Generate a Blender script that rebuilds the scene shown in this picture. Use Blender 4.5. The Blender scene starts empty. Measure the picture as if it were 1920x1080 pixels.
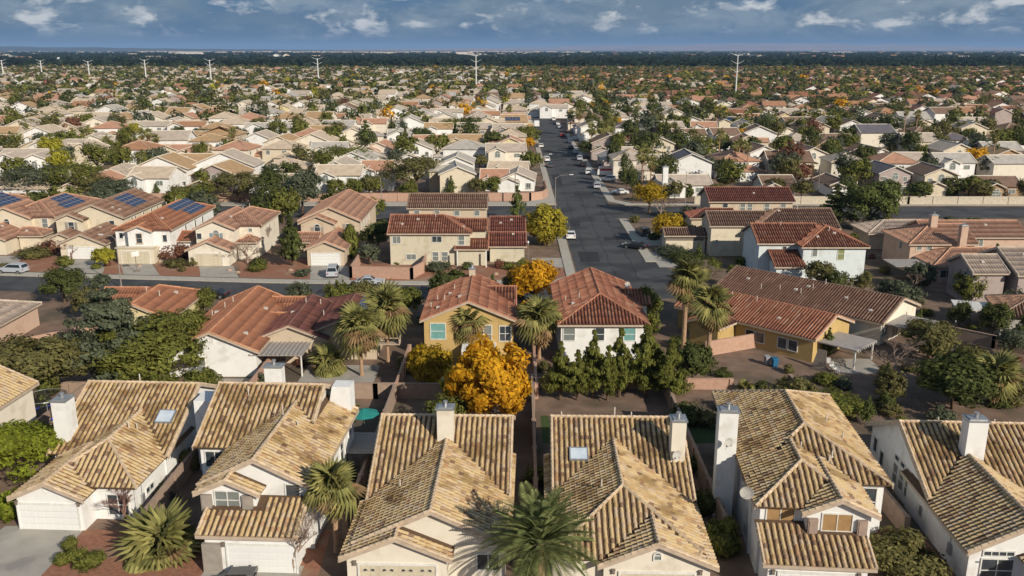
import bpy, math, random
import numpy as np
from mathutils import Matrix, Vector
R = random.Random(7)
NR = np.random.default_rng(7)
sc = bpy.context.scene
COL = sc.collection
PI = math.pi

# ---------------------------------------------------------------- camera
FPX, CAMH = 1650.0, 36.0
PITCH = math.atan(448 / FPX)
CP, SP = math.cos(PITCH), math.sin(PITCH)
cd = bpy.data.cameras.new('camera')
cam = bpy.data.objects.new('camera', cd)
COL.objects.link(cam)
cd.sensor_width = 36
cd.lens = FPX / 1920 * 36
cd.clip_start, cd.clip_end = 0.5, 90000
cam.location = (0, 0, CAMH)
cam.rotation_euler = (PI / 2 - PITCH, 0, 0)
sc.camera = cam

# ---------------------------------------------------------------- world + sun
SUN_EL, SUN_AZ = math.radians(27), math.radians(140)
w = bpy.data.worlds.new('World'); sc.world = w; w.use_nodes = True
nt = w.node_tree; N = nt.nodes; L = nt.links; N.clear()
def nd(t, **k):
    n = N.new(t)
    for a, b in k.items(): setattr(n, a, b)
    return n
out = nd('ShaderNodeOutputWorld'); bg = nd('ShaderNodeBackground'); bg.inputs[1].default_value = 0.08
sky = nd('ShaderNodeTexSky', sky_type='NISHITA'); sky.sun_disc = False
sky.sun_elevation = SUN_EL; sky.sun_rotation = SUN_AZ; sky.altitude = 600
tc = nd('ShaderNodeTexCoord')
mp = nd('ShaderNodeMapping'); mp.inputs['Scale'].default_value = (1, 1, 2.5)
L.new(tc.outputs['Generated'], mp.inputs[0])
def noise(scale, det, rough=0.55, dist=0.0, src=None):
    n = nd('ShaderNodeTexNoise'); n.inputs['Scale'].default_value = scale; n.inputs['Detail'].default_value = det
    n.inputs['Roughness'].default_value = rough; n.inputs['Distortion'].default_value = dist
    L.new((src or mp).outputs[0], n.inputs[0]); return n
def ramp(src, pts):
    r = nd('ShaderNodeValToRGB'); e = r.color_ramp.elements
    while len(e) < len(pts): e.new(0.5)
    for el, (p, c) in zip(e, pts):
        el.position = p; el.color = (c, c, c, 1) if isinstance(c, (int, float)) else (*c, 1)
    L.new(src, r.inputs[0]); return r
def wmix(f, a, b):
    m = nd('ShaderNodeMix', data_type='RGBA')
    if isinstance(f, float): m.inputs[0].default_value = f
    else: L.new(f, m.inputs[0])
    for i, v in ((6, a), (7, b)):
        if isinstance(v, tuple): m.inputs[i].default_value = (*v, 1)
        else: L.new(v, m.inputs[i])
    return m.outputs[2]
sep = nd('ShaderNodeSeparateXYZ'); L.new(tc.outputs['Generated'], sep.inputs[0])
base = ramp(sep.outputs['Z'], [(0.0, (1.35, 1.6, 2.6)), (0.006, (0.85, 1.35, 2.6)), (0.016, (0.25, 1.10, 2.7)), (0.05, (0.35, 1.35, 3.0)), (0.4, (0.8, 1.7, 3.4))])
big = noise(5.5, 7, 0.62, 0.5)
soft = noise(14, 8, 0.66, 0.4)
puff = noise(23, 8, 0.6, 0.25)
hi = ramp(sep.outputs['Z'], [(0.006, 0.0), (0.028, 1.0)])
m1 = nd('ShaderNodeMath', operation='MULTIPLY'); b1 = ramp(big.outputs[0], [(0.34, 0.0), (0.56, 0.95)])
L.new(b1.outputs[0], m1.inputs[0]); L.new(hi.outputs[0], m1.inputs[1])
c1 = wmix(m1.outputs[0], base.outputs[0], (1.35, 2.1, 3.0))
m2 = nd('ShaderNodeMath', operation='MULTIPLY'); b2 = ramp(soft.outputs[0], [(0.45, 0.0), (0.60, 0.85)])
L.new(b2.outputs[0], m2.inputs[0]); L.new(hi.outputs[0], m2.inputs[1])
c2 = wmix(m2.outputs[0], c1, (2.6, 3.35, 4.2))
m3 = nd('ShaderNodeMath', operation='MULTIPLY'); b3 = ramp(puff.outputs[0], [(0.535, 0.0), (0.66, 0.95)])
band = ramp(sep.outputs['Z'], [(0.010, 0.0), (0.022, 1.0), (0.05, 1.0), (0.5, 0.6)])
L.new(b3.outputs[0], m3.inputs[0]); L.new(band.outputs[0], m3.inputs[1])
c3 = wmix(m3.outputs[0], c2, (7.2, 7.3, 7.5))
hz = ramp(sep.outputs['Z'], [(0.0, 0.94), (0.2, 0.86), (0.7, 0.8)])
c4 = wmix(hz.outputs[0], sky.outputs[0], c3)
L.new(c4, bg.inputs[0]); L.new(bg.outputs[0], out.inputs[0])

sd = bpy.data.lights.new('sun', 'SUN'); sun = bpy.data.objects.new('sun', sd); COL.objects.link(sun)
sd.energy = 4.5; sd.angle = math.radians(0.5); sd.color = (1.0, 0.905, 0.75)
sdir = Vector((math.sin(SUN_AZ) * math.cos(SUN_EL), math.cos(SUN_AZ) * math.cos(SUN_EL), math.sin(SUN_EL)))
sun.rotation_euler = sdir.to_track_quat('Z', 'Y').to_euler()
sc.view_settings.view_transform = 'Standard'; sc.view_settings.look = 'None'
sc.view_settings.exposure = 0.17; sc.view_settings.gamma = 1.0; sc.view_settings.use_curve_mapping = False
sc.cycles.max_bounces = 5; sc.cycles.diffuse_bounces = 3; sc.cycles.transmission_bounces = 2
sc.cycles.transparent_max_bounces = 4; sc.cycles.volume_bounces = 0

# ---------------------------------------------------------------- placing helpers
def at(px, py, z=0.0):
    a = (px - 960) / FPX; b = (540 - py) / FPX
    t = (z - CAMH) / (-SP + b * CP)
    return a * t, (CP + b * SP) * t
def proj(x, y, z):
    zz = z - CAMH; d = y * CP - zz * SP; u = y * SP + zz * CP
    return 960 + FPX * x / d, 540 - FPX * u / d, d
def inview(x, y, z=3, m=60):
    if y < 5: return False
    a, b, d = proj(x, y, z)
    return -m < a < 1920 + m and b < 1080 + m

# ---------------------------------------------------------------- materials
MATS = {}
def material(name, c1, c2=None, scale=2.0, rough=0.85, bump=0.0, bscale=20, coord='Object', rnd=None, detail=4,
             metal=0.0, spec=0.3, c3=None, scale3=0.3, f3=0.5, transl=0.0, c2range=(0.35, 0.7)):
    """procedural: c1/c2 mottled by noise, c3 in large patches, rnd=(amount) per-piece value shift"""
    if name in MATS: return MATS[name]
    m = bpy.data.materials.new(name); m.use_nodes = True; t = m.node_tree; n = t.nodes; l = t.links; n.clear()
    o = n.new('ShaderNodeOutputMaterial'); p = n.new('ShaderNodeBsdfPrincipled')
    p.inputs['Roughness'].default_value = rough; p.inputs['Metallic'].default_value = metal
    p.inputs['Specular IOR Level'].default_value = spec
    co = n.new('ShaderNodeTexCoord')
    def nz(s, d):
        q = n.new('ShaderNodeTexNoise'); q.inputs['Scale'].default_value = s; q.inputs['Detail'].default_value = d
        l.new(co.outputs[coord], q.inputs[0]); return q.outputs[0]
    def mr(v, a, b):
        q = n.new('ShaderNodeMapRange'); q.inputs[1].default_value = a; q.inputs[2].default_value = b; l.new(v, q.inputs[0]); return q.outputs[0]
    def mx(f, a, b, bt='MIX'):
        q = n.new('ShaderNodeMix'); q.data_type = 'RGBA'; q.blend_type = bt
        for i, v in ((0, f), (6, a), (7, b)):
            if isinstance(v, (int, float)): q.inputs[i].default_value = v
            elif isinstance(v, tuple): q.inputs[i].default_value = (*v, 1)
            else: l.new(v, q.inputs[i])
        return q.outputs[2]
    c = mx(mr(nz(scale, detail), *c2range), c1, c2 or tuple(x * 0.8 for x in c1))
    if c3: c = mx(mr(nz(scale3, 3), f3, f3 + 0.12), c, c3)
    if rnd:
        g = n.new('ShaderNodeNewGeometry'); oi = n.new('ShaderNodeObjectInfo')
        ad = n.new('ShaderNodeMath'); ad.operation = 'ADD'; l.new(g.outputs['Random Per Island'], ad.inputs[0]); l.new(oi.outputs['Random'], ad.inputs[1])
        fr = n.new('ShaderNodeMath'); fr.operation = 'FRACT'; l.new(ad.outputs[0], fr.inputs[0])
        if isinstance(rnd, (int, float)):
            q = n.new('ShaderNodeMapRange'); q.inputs[3].default_value = 1 - rnd; q.inputs[4].default_value = 1 + rnd; l.new(fr.outputs[0], q.inputs[0])
            cc = n.new('ShaderNodeCombineColor')
            for i in range(3): l.new(q.outputs[0], cc.inputs[i])
            c = mx(1.0, c, cc.outputs[0], 'MULTIPLY')
        else:
            r = n.new('ShaderNodeValToRGB'); r.color_ramp.interpolation = 'CONSTANT'; e = r.color_ramp.elements
            while len(e) < len(rnd): e.new(0.5)
            for el, (pp, cv) in zip(e, rnd): el.position = pp; el.color = (*cv, 1)
            l.new(fr.outputs[0], r.inputs[0]); c = mx(1.0, r.outputs[0], c, 'MULTIPLY')
    l.new(c, p.inputs['Base Color'])
    if bump:
        b = n.new('ShaderNodeBump'); b.inputs['Strength'].default_value = bump; b.inputs['Distance'].default_value = 0.05
        l.new(nz(bscale, 5), b.inputs['Height']); l.new(b.outputs[0], p.inputs['Normal'])
    s = p.outputs[0]
    if transl:
        tr = n.new('ShaderNodeBsdfTranslucent'); l.new(c, tr.inputs[0]); ms = n.new('ShaderNodeMixShader'); ms.inputs[0].default_value = transl
        l.new(s, ms.inputs[1]); l.new(tr.outputs[0], ms.inputs[2]); s = ms.outputs[0]
    l.new(s, o.inputs[0]); MATS[name] = m; return m
def leafm(name, c, c2=None, transl=0.3, scale=0.55):
    return material(name, c, c2 or tuple(x * 0.5 for x in c), scale=scale, rough=0.7, rnd=0.4, transl=transl + .1, spec=0.15, c2range=(0.4, 0.62))

TAN = material('cream_barrel_tile', (1, 1, 1), (0.74, 0.66, 0.56), scale=0.9, rough=0.8, spec=0.25, bump=0.15, bscale=30,
               rnd=[(0, (0.58, 0.44, 0.25)), (0.40, (0.52, 0.375, 0.20)), (0.62, (0.54, 0.42, 0.29)), (0.82, (0.38, 0.26, 0.165)), (0.90, (0.47, 0.30, 0.17)), (0.96, (0.25, 0.165, 0.11))], c3=(0.52, 0.46, 0.37), scale3=0.55, f3=0.50)
RED = material('red_barrel_tile', (1, 1, 1), (0.80, 0.76, 0.72), scale=0.8, rough=0.8, rnd=[(0, (0.30, 0.12, 0.072)), (0.4, (0.335, 0.15, 0.092)), (0.7, (0.225, 0.088, 0.055)), (0.9, (0.36, 0.20, 0.135))], c3=(0.72, 0.70, 0.66), f3=0.62)
MAR = material('maroon_barrel_tile', (1, 1, 1), (0.80, 0.76, 0.72), scale=0.8, rough=0.8, rnd=[(0, (0.25, 0.085, 0.06)), (0.5, (0.29, 0.105, 0.07)), (0.8, (0.20, 0.07, 0.05))])
BRT = material('brown_barrel_tile', (1, 1, 1), (0.80, 0.78, 0.76), scale=0.8, rough=0.8, rnd=[(0, (0.27, 0.155, 0.105)), (0.5, (0.235, 0.13, 0.09)), (0.8, (0.32, 0.20, 0.14))])
ORT = material('orange_clay_tile', (1, 1, 1), (0.84, 0.80, 0.76), scale=0.8, rough=0.85, rnd=[(0, (0.37, 0.16, 0.09)), (0.6, (0.34, 0.145, 0.08))], c3=(0.86, 0.78, 0.68), f3=0.55)
SAL = material('salmon_clay_tile', (1, 1, 1), (0.86, 0.82, 0.78), scale=0.8, rough=0.85, rnd=[(0, (0.41, 0.235, 0.16)), (0.5, (0.38, 0.21, 0.14)), (0.85, (0.33, 0.175, 0.12))])
GRT = material('grey_tan_tile', (1, 1, 1), (0.85, 0.83, 0.80), scale=0.8, rough=0.85, rnd=[(0, (0.46, 0.36, 0.29)), (0.6, (0.40, 0.31, 0.25))])
DMR = material('shaded_maroon_tile', (1, 1, 1), (0.80, 0.76, 0.72), scale=0.8, rough=0.8, rnd=[(0, (0.14, 0.055, 0.045)), (0.5, (0.17, 0.065, 0.05)), (0.8, (0.11, 0.045, 0.04))])  # maroon tile with the shade of the palms painted into its colour
DBR = material('dark_brown_tile', (1, 1, 1), (0.80, 0.78, 0.76), scale=0.8, rough=0.8, rnd=[(0, (0.185, 0.10, 0.07)), (0.5, (0.16, 0.085, 0.06)), (0.8, (0.22, 0.13, 0.095))])
TILE = dict(shadedmaroon=DMR, dkbrown=DBR, tan=TAN, red=RED, maroon=MAR, brown=BRT, orange=ORT, salmon=SAL, greytan=GRT)
UNDER = {k: material('roof_deck_' + k, c, rough=0.9, scale=3) for k, c in dict(shadedmaroon=(0.045, 0.02, 0.018), dkbrown=(0.045, 0.026, 0.02), tan=(0.115, 0.07, 0.042), red=(0.13, 0.045, 0.028), maroon=(0.08, 0.03, 0.022), brown=(0.085, 0.05, 0.036), orange=(0.26, 0.095, 0.05), salmon=(0.29, 0.14, 0.095), greytan=(0.24, 0.18, 0.14)).items()}
CAP = {k: material('ridge_mortar_' + k, c, tuple(x * 0.75 for x in c), scale=4, rough=0.9, rnd=0.15) for k, c in dict(shadedmaroon=(0.22, 0.11, 0.09), dkbrown=(0.26, 0.18, 0.14), tan=(0.60, 0.46, 0.32), red=(0.44, 0.20, 0.125), maroon=(0.33, 0.16, 0.11), brown=(0.34, 0.24, 0.18), orange=(0.52, 0.26, 0.15), salmon=(0.54, 0.31, 0.21), greytan=(0.55, 0.46, 0.38)).items()}
# plain far-off roofs
FLAT = {k: material('far_roof_' + k, c, tuple(x * 0.78 for x in c), scale=0.7, rough=0.9, bump=0.4, bscale=5, detail=6) for k, c in dict(
    tan=(0.44, 0.29, 0.16), red=(0.29, 0.125, 0.075), maroon=(0.22, 0.10, 0.075), brown=(0.22, 0.14, 0.10), orange=(0.40, 0.21, 0.12), salmon=(0.48, 0.26, 0.17),
    greytan=(0.48, 0.40, 0.33), grey=(0.46, 0.42, 0.38), slate=(0.14, 0.13, 0.15), cream=(0.56, 0.45, 0.34)).items()}
WALL = {k: material('stucco_' + k, c, tuple(x * 0.93 for x in c), scale=1.3, rough=0.92, bump=0.25, bscale=14, c3=tuple(x * f_ for x, f_ in zip(c, (.84, .82, .79))), scale3=0.7, f3=0.55) for k, c in dict(
    white=(0.77, 0.765, 0.755), cream=(0.66, 0.58, 0.45), ivory=(0.72, 0.66, 0.56), yellow=(0.50, 0.35, 0.145), pale=(0.58, 0.53, 0.41), pink=(0.56, 0.40, 0.31), beige=(0.55, 0.45, 0.34),
    bluewhite=(0.64, 0.70, 0.72), mauve=(0.40, 0.33, 0.31), brown=(0.40, 0.27, 0.16), paleyellow=(0.66, 0.56, 0.33), grey=(0.50, 0.47, 0.44)).items()}
TRIM = material('fascia_paint', (0.50, 0.40, 0.31), rough=0.7)
WTRIM = material('white_trim', (0.74, 0.73, 0.70), rough=0.6)
DTRIM = material('dark_trim', (0.22, 0.18, 0.15), rough=0.7)
GLASS = material('window_glass', (0.035, 0.045, 0.055), (0.07, 0.08, 0.09), scale=1.0, rough=0.12, spec=0.7)
BLIND = material('tan_blind', (0.36, 0.22, 0.10), rough=0.7)
GREYGL = material('grey_screen', (0.20, 0.22, 0.21), rough=0.5)
TEAL = material('teal_screen', (0.17, 0.36, 0.34), rough=0.5)
SHUT = material('shutter_paint', (0.34, 0.30, 0.26), rough=0.7)
SHUTB = material('blue_shutter', (0.22, 0.30, 0.36), rough=0.7)
DOORG = material('garage_door_white', (0.74, 0.74, 0.73), (0.72, 0.72, 0.71), rough=0.5)
DOORC = material('garage_door_cream', (0.62, 0.55, 0.42), rough=0.5)
METAL = material('galvanised_metal', (0.45, 0.46, 0.47), rough=0.4, metal=0.6)
PIPE = material('vent_pipe', (0.62, 0.56, 0.50), rough=0.6)
DISH = material('dish_grey', (0.52, 0.50, 0.47), rough=0.5)
SOLAR = material('solar_cell', (0.012, 0.022, 0.07), (0.02, 0.035, 0.10), scale=0.8, rough=0.2, spec=0.6)
SOLARF = material('solar_frame', (0.30, 0.32, 0.36), rough=0.4)
SKYL = material('skylight_glass', (0.60, 0.66, 0.72), (0.45, 0.53, 0.62), rough=0.15, spec=0.8)
ASPH = material('asphalt', (0.078, 0.079, 0.084), (0.058, 0.060, 0.065), scale=0.25, rough=0.9, bump=0.2, bscale=8, coord='Object', c3=(0.042, 0.044, 0.049), scale3=0.14, f3=0.48, detail=10)
CONC = material('concrete', (0.40, 0.37, 0.33), (0.32, 0.30, 0.27), scale=0.6, rough=0.9, bump=0.15, c3=(0.26, 0.245, 0.225), scale3=0.35, f3=0.58)
KERB = material('kerb_concrete', (0.44, 0.41, 0.36), rough=0.9)
GRAV = material('red_gravel_stone', (0.33, 0.155, 0.095), (0.22, 0.10, 0.065), scale=3, rough=0.95, bump=0.6, bscale=12, c3=(0.30, 0.19, 0.13), scale3=0.25, f3=0.52, detail=9)
DIRT = material('bare_yard', (0.23, 0.155, 0.115), (0.14, 0.095, 0.07), scale=0.5, rough=0.95, bump=0.5, bscale=6, c3=(0.105, 0.085, 0.06), scale3=0.12, f3=0.5, detail=9)
DESERT = material('valley_floor', (0.15, 0.115, 0.085), (0.055, 0.060, 0.040), scale=0.012, rough=0.95, coord='Object', c3=(0.045, 0.055, 0.032), scale3=0.0016, f3=0.47, detail=9, c2range=(0.42, 0.58))
LAWN = material('lawn', (0.055, 0.085, 0.025), (0.035, 0.06, 0.018), scale=4, rough=0.95)
PINKW = material('pink_block', (0.47, 0.30, 0.225), (0.40, 0.25, 0.185), scale=2, rough=0.95, bump=0.4, bscale=4)
CREAMW = material('cream_block', (0.56, 0.49, 0.39), rough=0.95, bump=0.3, bscale=4)
TANW = material('tan_block', (0.36, 0.26, 0.20), rough=0.95, bump=0.3, bscale=4)
BARK = material('bark', (0.13, 0.085, 0.055), (0.08, 0.055, 0.038), scale=4, rough=0.95, bump=0.6, bscale=10)
PBARK = material('palm_bark', (0.42, 0.27, 0.17), (0.27, 0.17, 0.11), scale=6, rough=0.95, bump=0.8, bscale=8)
TWIG = material('pale_twig', (0.33, 0.24, 0.19), rough=0.9)
RTWIG = material('reddish_twig', (0.24, 0.13, 0.10), rough=0.9)
TYRE = material('tyre_rubber', (0.02, 0.02, 0.02), rough=0.8)
RIM = material('wheel_rim', (0.45, 0.45, 0.46), rough=0.3, metal=0.7)
CGL = material('car_glass', (0.02, 0.025, 0.03), rough=0.06, spec=0.8)
STEEL = material('white_steel', (0.70, 0.70, 0.70), rough=0.5)
POLE = material('lamp_pole', (0.30, 0.27, 0.25), rough=0.5)
PATIO = material('patio_cover', (0.36, 0.33, 0.31), rough=0.7)
PATIOW = material('patio_white', (0.70, 0.68, 0.65), rough=0.6)
def paint(name, c): return material('paint_' + name, c, c, rough=0.25, spec=0.6)
G = dict(
    green=leafm('green_leaves', (0.205, 0.215, 0.048)), dark=leafm('dark_leaves', (0.125, 0.145, 0.042)), olive=leafm('olive_leaves', (0.20, 0.18, 0.065), (0.115, 0.11, 0.04)),
    bright=leafm('bright_leaves', (0.24, 0.28, 0.03)), greygreen=leafm('grey_green_leaves', (0.145, 0.165, 0.10)), pine=leafm('pine_needles', (0.165, 0.195, 0.055)),
    yellow=leafm('yellow_leaves', (0.52, 0.36, 0.030), (0.36, 0.25, 0.02), 0.4), orange=leafm('orange_leaves', (0.72, 0.43, 0.025), (0.60, 0.30, 0.018), 0.4), yellowgreen=leafm('yellow_green_leaves', (0.46, 0.42, 0.05), (0.30, 0.29, 0.035), 0.4),
    redbrown=leafm('red_brown_leaves', (0.27, 0.12, 0.075), (0.16, 0.08, 0.05)), palm=leafm('palm_leaf', (0.34, 0.31, 0.11), (0.17, 0.18, 0.055), 0.3, 1.2), dpalm=leafm('date_palm_leaf', (0.27, 0.30, 0.12), (0.16, 0.19, 0.07), 0.3, 1.2),
    dry=leafm('dry_palm_leaf', (0.33, 0.22, 0.11), (0.22, 0.14, 0.075)), golden=leafm('golden_green_leaves', (0.50, 0.41, 0.05), (0.34, 0.31, 0.04), 0.4), belt=leafm('cloud_shaded_leaves', (0.030, 0.048, 0.024)), purple=leafm('purple_leaves', (0.05, 0.022, 0.026)))  # belt: cloud shadow over the horizon trees is put into the leaf colour

# ---------------------------------------------------------------- mesh helpers
class MB:
    def __init__(s): s.v = []; s.f = []; s.m = []; s.mi = 0
    def poly(s, pts):
        n = len(s.v); s.v += [tuple(p) for p in pts]; s.f.append(tuple(range(n, n + len(pts)))); s.m.append(s.mi); return s
    def box(s, x0, y0, z0, x1, y1, z1):
        n = len(s.v)
        s.v += [(x0, y0, z0), (x1, y0, z0), (x1, y1, z0), (x0, y1, z0), (x0, y0, z1), (x1, y0, z1), (x1, y1, z1), (x0, y1, z1)]
        for q in ((3, 2, 1, 0), (4, 5, 6, 7), (0, 1, 5, 4), (1, 2, 6, 5), (2, 3, 7, 6), (3, 0, 4, 7)): s.f.append(tuple(n + i for i in q)); s.m.append(s.mi)
        return s
    def prism(s, pts, off):
        """polygon pts extruded by vector off (closed)"""
        n = len(s.v); k = len(pts); o = Vector(off)
        s.v += [tuple(p) for p in pts] + [tuple(Vector(p) + o) for p in pts]
        s.f.append(tuple(range(n + k - 1, n - 1, -1))); s.f.append(tuple(range(n + k, n + 2 * k)))
        for i in range(k):
            j = (i + 1) % k; s.f.append((n + i, n + j, n + k + j, n + k + i))
        s.m += [s.mi] * (k + 2); return s
    def tube(s, path, rad, k=6, cap=True):
        n = len(s.v); P = [Vector(p) for p in path]; m = len(P)
        if isinstance(rad, (int, float)): rad = [rad] * m
        for i, p in enumerate(P):
            d = (P[min(i + 1, m - 1)] - P[max(i - 1, 0)]).normalized()
            a = d.orthogonal().normalized(); b = d.cross(a)
            for j in range(k):
                t = 2 * PI * j / k; s.v.append(tuple(p + (a * math.cos(t) + b * math.sin(t)) * rad[i]))
        for i in range(m - 1):
            for j in range(k):
                q = (j + 1) % k; s.f.append((n + i * k + j, n + i * k + q, n + (i + 1) * k + q, n + (i + 1) * k + j)); s.m.append(s.mi)
        if cap:
            s.f.append(tuple(n + j for j in range(k - 1, -1, -1))); s.f.append(tuple(n + (m - 1) * k + j for j in range(k))); s.m += [s.mi] * 2
        return s
    def mesh(s, name, mats, smooth=False):
        me = bpy.data.meshes.new(name); me.from_pydata(s.v, [], s.f)
        for m in (mats if isinstance(mats, (list, tuple)) else [mats]): me.materials.append(m)
        if any(s.m): me.polygons.foreach_set('material_index', s.m)
        if smooth: me.polygons.foreach_set('use_smooth', [True] * len(s.f))
        me.update(); return me
def arr_mesh(name, V, F, mats, smooth=False):
    """V (n,3) float, F (m,k) int numpy"""
    me = bpy.data.meshes.new(name); n, k = F.shape
    me.vertices.add(len(V)); me.vertices.foreach_set('co', V.astype(np.float32).ravel())
    me.loops.add(n * k); me.loops.foreach_set('vertex_index', F.astype(np.int32).ravel())
    me.polygons.add(n); me.polygons.foreach_set('loop_start', np.arange(0, n * k, k, dtype=np.int32))
    if smooth: me.polygons.foreach_set('use_smooth', np.ones(n, dtype=bool))
    for m in (mats if isinstance(mats, (list, tuple)) else [mats]): me.materials.append(m)
    me.update(calc_edges=True); return me
def ob(name, data, parent=None, loc=(0, 0, 0), rz=0.0, M=None, kind=None, label=None):
    o = bpy.data.objects.new(name, data); COL.objects.link(o)
    if parent: o.parent = parent
    if M is not None: o.matrix_basis = M
    else:
        o.location = loc
        if rz: o.rotation_euler = (0, 0, rz)
    if kind: o['kind'] = kind
    if label: o['label'] = label
    return o
def thing(name, label, cat, loc=(0, 0, 0), rz=0.0, group=None, data=None):
    o = ob(name, data, None, loc, rz); o['label'] = label; o['category'] = cat
    if group: o['group'] = group
    return o
def struct(name, data, loc=(0, 0, 0)): return ob(name, data, None, loc, kind='structure')
def solid(name, mb, mat, **k): return ob(name, mb.mesh(name, mat), **k)

# ================================================================ SETTING
def sheet(name, rects, z, mat):
    mb = MB()
    for r in rects:
        if not isinstance(r[0], (tuple, list)): x0, y0, x1, y1 = r; mb.poly([(x0, y0, z), (x1, y0, z), (x1, y1, z), (x0, y1, z)])
        else: mb.poly([(p[0], p[1], z) for p in r])
    return struct(name, mb.mesh(name, mat))
sheet('valley_ground', [(-45000, -400, 45000, 60000)], -0.35, DESERT)
sheet('neighborhood_ground', [(-1500, -100, 1500, 2300)], 0.0, DIRT)
SX0, SX1 = 10.8, 23.2
arc = [(11 + 0, 0)]
sheet('road', [(SX0, 134.0, SX1, 520), [(SX1, 134.0), (31, 134.0), (28, 141), (25.2, 149.8), (SX1, 149.8)]], 0.008, ASPH)
sheet('cross_street', [[(-260, 136.6), (-260, 145.0), (-110, 143.6), (-88, 140.6), (-39, 135.4), (-15, 134.2), (SX0, 134.0), (30, 134.0), (30, 126.5), (-17, 126.6), (-56, 128), (-110, 135)]], 0.004, ASPH)
sheet('back_road', [(-330, 191.5, SX0, 206.8), (SX1, 191.5, 360, 206.0)], 0.012, ASPH)
sheet('side_road', [(-330, 342, SX0, 350), (SX1, 300, 330, 308), (SX1, 392, 420, 400), (-420, 470, SX0, 479), (SX1, 500, 520, 509)], 0.012, ASPH)
# sidewalks, kerbs
sw = MB()
for pts in ([(-260, 145.2), (-110, 143.8), (-88, 140.8), (-39, 135.6), (-15, 134.4), (7.5, 134.2), (9.5, 135.2), (10.5, 138), (10.6, 190), (8.9, 190), (8.9, 139.5), (7, 137.2), (-15, 136.4), (-39, 137.6), (-88, 142.9), (-110, 146), (-260, 147.4)],
            [(10.6, 209), (10.6, 340), (8.9, 340), (8.9, 225), (4, 212.4), (-330, 211.6), (-330, 207), (6, 207.1)],
            [(SX1 + .2, 150), (SX1 + 2, 150), (SX1 + 2, 190), (SX1 + .2, 190)],
            [(SX1 + .2, 213), (27, 208), (360, 206.2), (360, 208), (29, 210), (25.4, 215), (25.2, 298), (SX1 + .2, 298)],
            [(10.6, 352), (10.6, 468), (9, 468), (9, 352)], [(SX1 + .2, 310), (25, 310), (25, 390), (SX1 + .2, 390)]):
    sw.prism([(p[0], p[1], 0.0) for p in pts], (0, 0, 0.13))
struct('sidewalk', sw.mesh('sidewalk', KERB))
SEAL = material('crack_sealant', (0.018, 0.018, 0.02), rough=0.6); PATCH = material('asphalt_patch', (0.034, 0.035, 0.039), (0.028, 0.029, 0.033), rough=0.9)
mb = MB()
def crack(x0, y0, x1, y1, w_=.06):
    n = max(3, int(math.hypot(x1 - x0, y1 - y0) / 1.5)); P = [(x0 + (x1 - x0) * i / n + R.uniform(-.25, .25), y0 + (y1 - y0) * i / n + R.uniform(-.25, .25)) for i in range(n + 1)]
    for (a, b), (c, d) in zip(P, P[1:]):
        l = math.hypot(c - a, d - b) or 1; nx, ny = -(d - b) / l * w_, (c - a) / l * w_; mb.poly([(a - nx, b - ny, .018), (c - nx, d - ny, .018), (c + nx, d + ny, .018), (a + nx, b + ny, .018)])
for i in range(26): yy = 140 + i * 8.5 + R.uniform(-2, 2); crack(SX0 + .6, yy, SX1 - .6, yy + R.uniform(-2, 2), .05)
for xx in (13.4, 17.0, 20.6): crack(xx, 138, xx + .3, 330, .05)
for i in range(22): xx = -100 + i * 5.2; crack(xx, 130.8 if xx > -50 else 137, xx + R.uniform(-2, 2), 133.6 if xx > -50 else 140, .05)
struct('crack_sealing', mb.mesh('crack_sealing', SEAL))
mb = MB()
for (a, b, c, d) in ((12, 150, 15.5, 158), (18, 168, 22, 171), (12.4, 182, 14.4, 189), (16, 222, 21, 226), (11.6, 240, 14, 262), (17.5, 280, 22, 286), (13, 300, 16, 318), (-30, 129.4, -24, 132), (-58, 131, -50, 133.6)): mb.poly([(a, b, .014), (c, b, .014), (c + .2, d, .014), (a + .1, d, .014)])
struct('asphalt_patch', mb.mesh('asphalt_patch', PATCH))
mb = MB()
for x, y in ((17, 146), (15, 176), (18, 214), (16.5, 250), (-20, 131), (-66, 136)): mb.poly([(x + math.cos(i * PI / 6) * .42, y + math.sin(i * PI / 6) * .42, .022) for i in range(12)])
struct('manhole_cover', mb.mesh('manhole_cover', material('iron_cover', (0.10, 0.09, 0.085), rough=0.6)))
# driveways, front yards of the row beyond the cross street
drv = [[(-92.5, 154.6), (-88, 154.6), (-84, 143.2), (-90.5, 143.9)], [(-79, 151.6), (-71.6, 151.6), (-68, 141.7), (-76.2, 142.5)], [(-68, 148.5), (-62.5, 148.5), (-58, 140.5), (-64.2, 141)],
       [(-53.9, 147.2), (-48.0, 147.2), (-44.6, 139), (-51, 139.6)], [(-34.6, 147), (-28.2, 147), (-26.2, 137.3), (-32.7, 137.8)]]
sheet('driveway', [d for d in drv] + [(3.5, 146, 8.9, 153), (SX1 + 2, 146, 33.6, 158), (SX1 + 2, 163, 34, 176)], 0.024, CONC)
sheet('gravel_yard', [[(-99, 150), (-88, 150), (-84, 143), (-99, 145)], [(-88, 154), (-79, 154), (-76, 142.6), (-84, 143.3)], [(-72, 151), (-68, 151), (-64, 141.2), (-68, 141.6)], [(-62.5, 149), (-54, 149), (-51, 139.8), (-58, 140.4)],
                      [(-48, 150), (-36, 152), (-32.8, 138.1), (-44.4, 139.2)], [(-28.3, 149), (-20, 149), (-20, 137.2), (-26, 137.3)], (-20, 136.8, 4, 147.6), (4, 138, 8.8, 146)], 0.016, GRAV)
sheet('foreground_yard', [[(-33.2, 61), (-14, 61), (-13, 40), (-36, 40)], (29, 44, 31.4, 60)], 0.016, GRAV)
sheet('front_driveway', [[(-39.6, 61.5), (-33.2, 61.6), (-33.6, 40), (-42, 40)], [(-22, 56), (-15, 56), (-15, 40), (-22, 40)]], 0.03, CONC)
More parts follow.
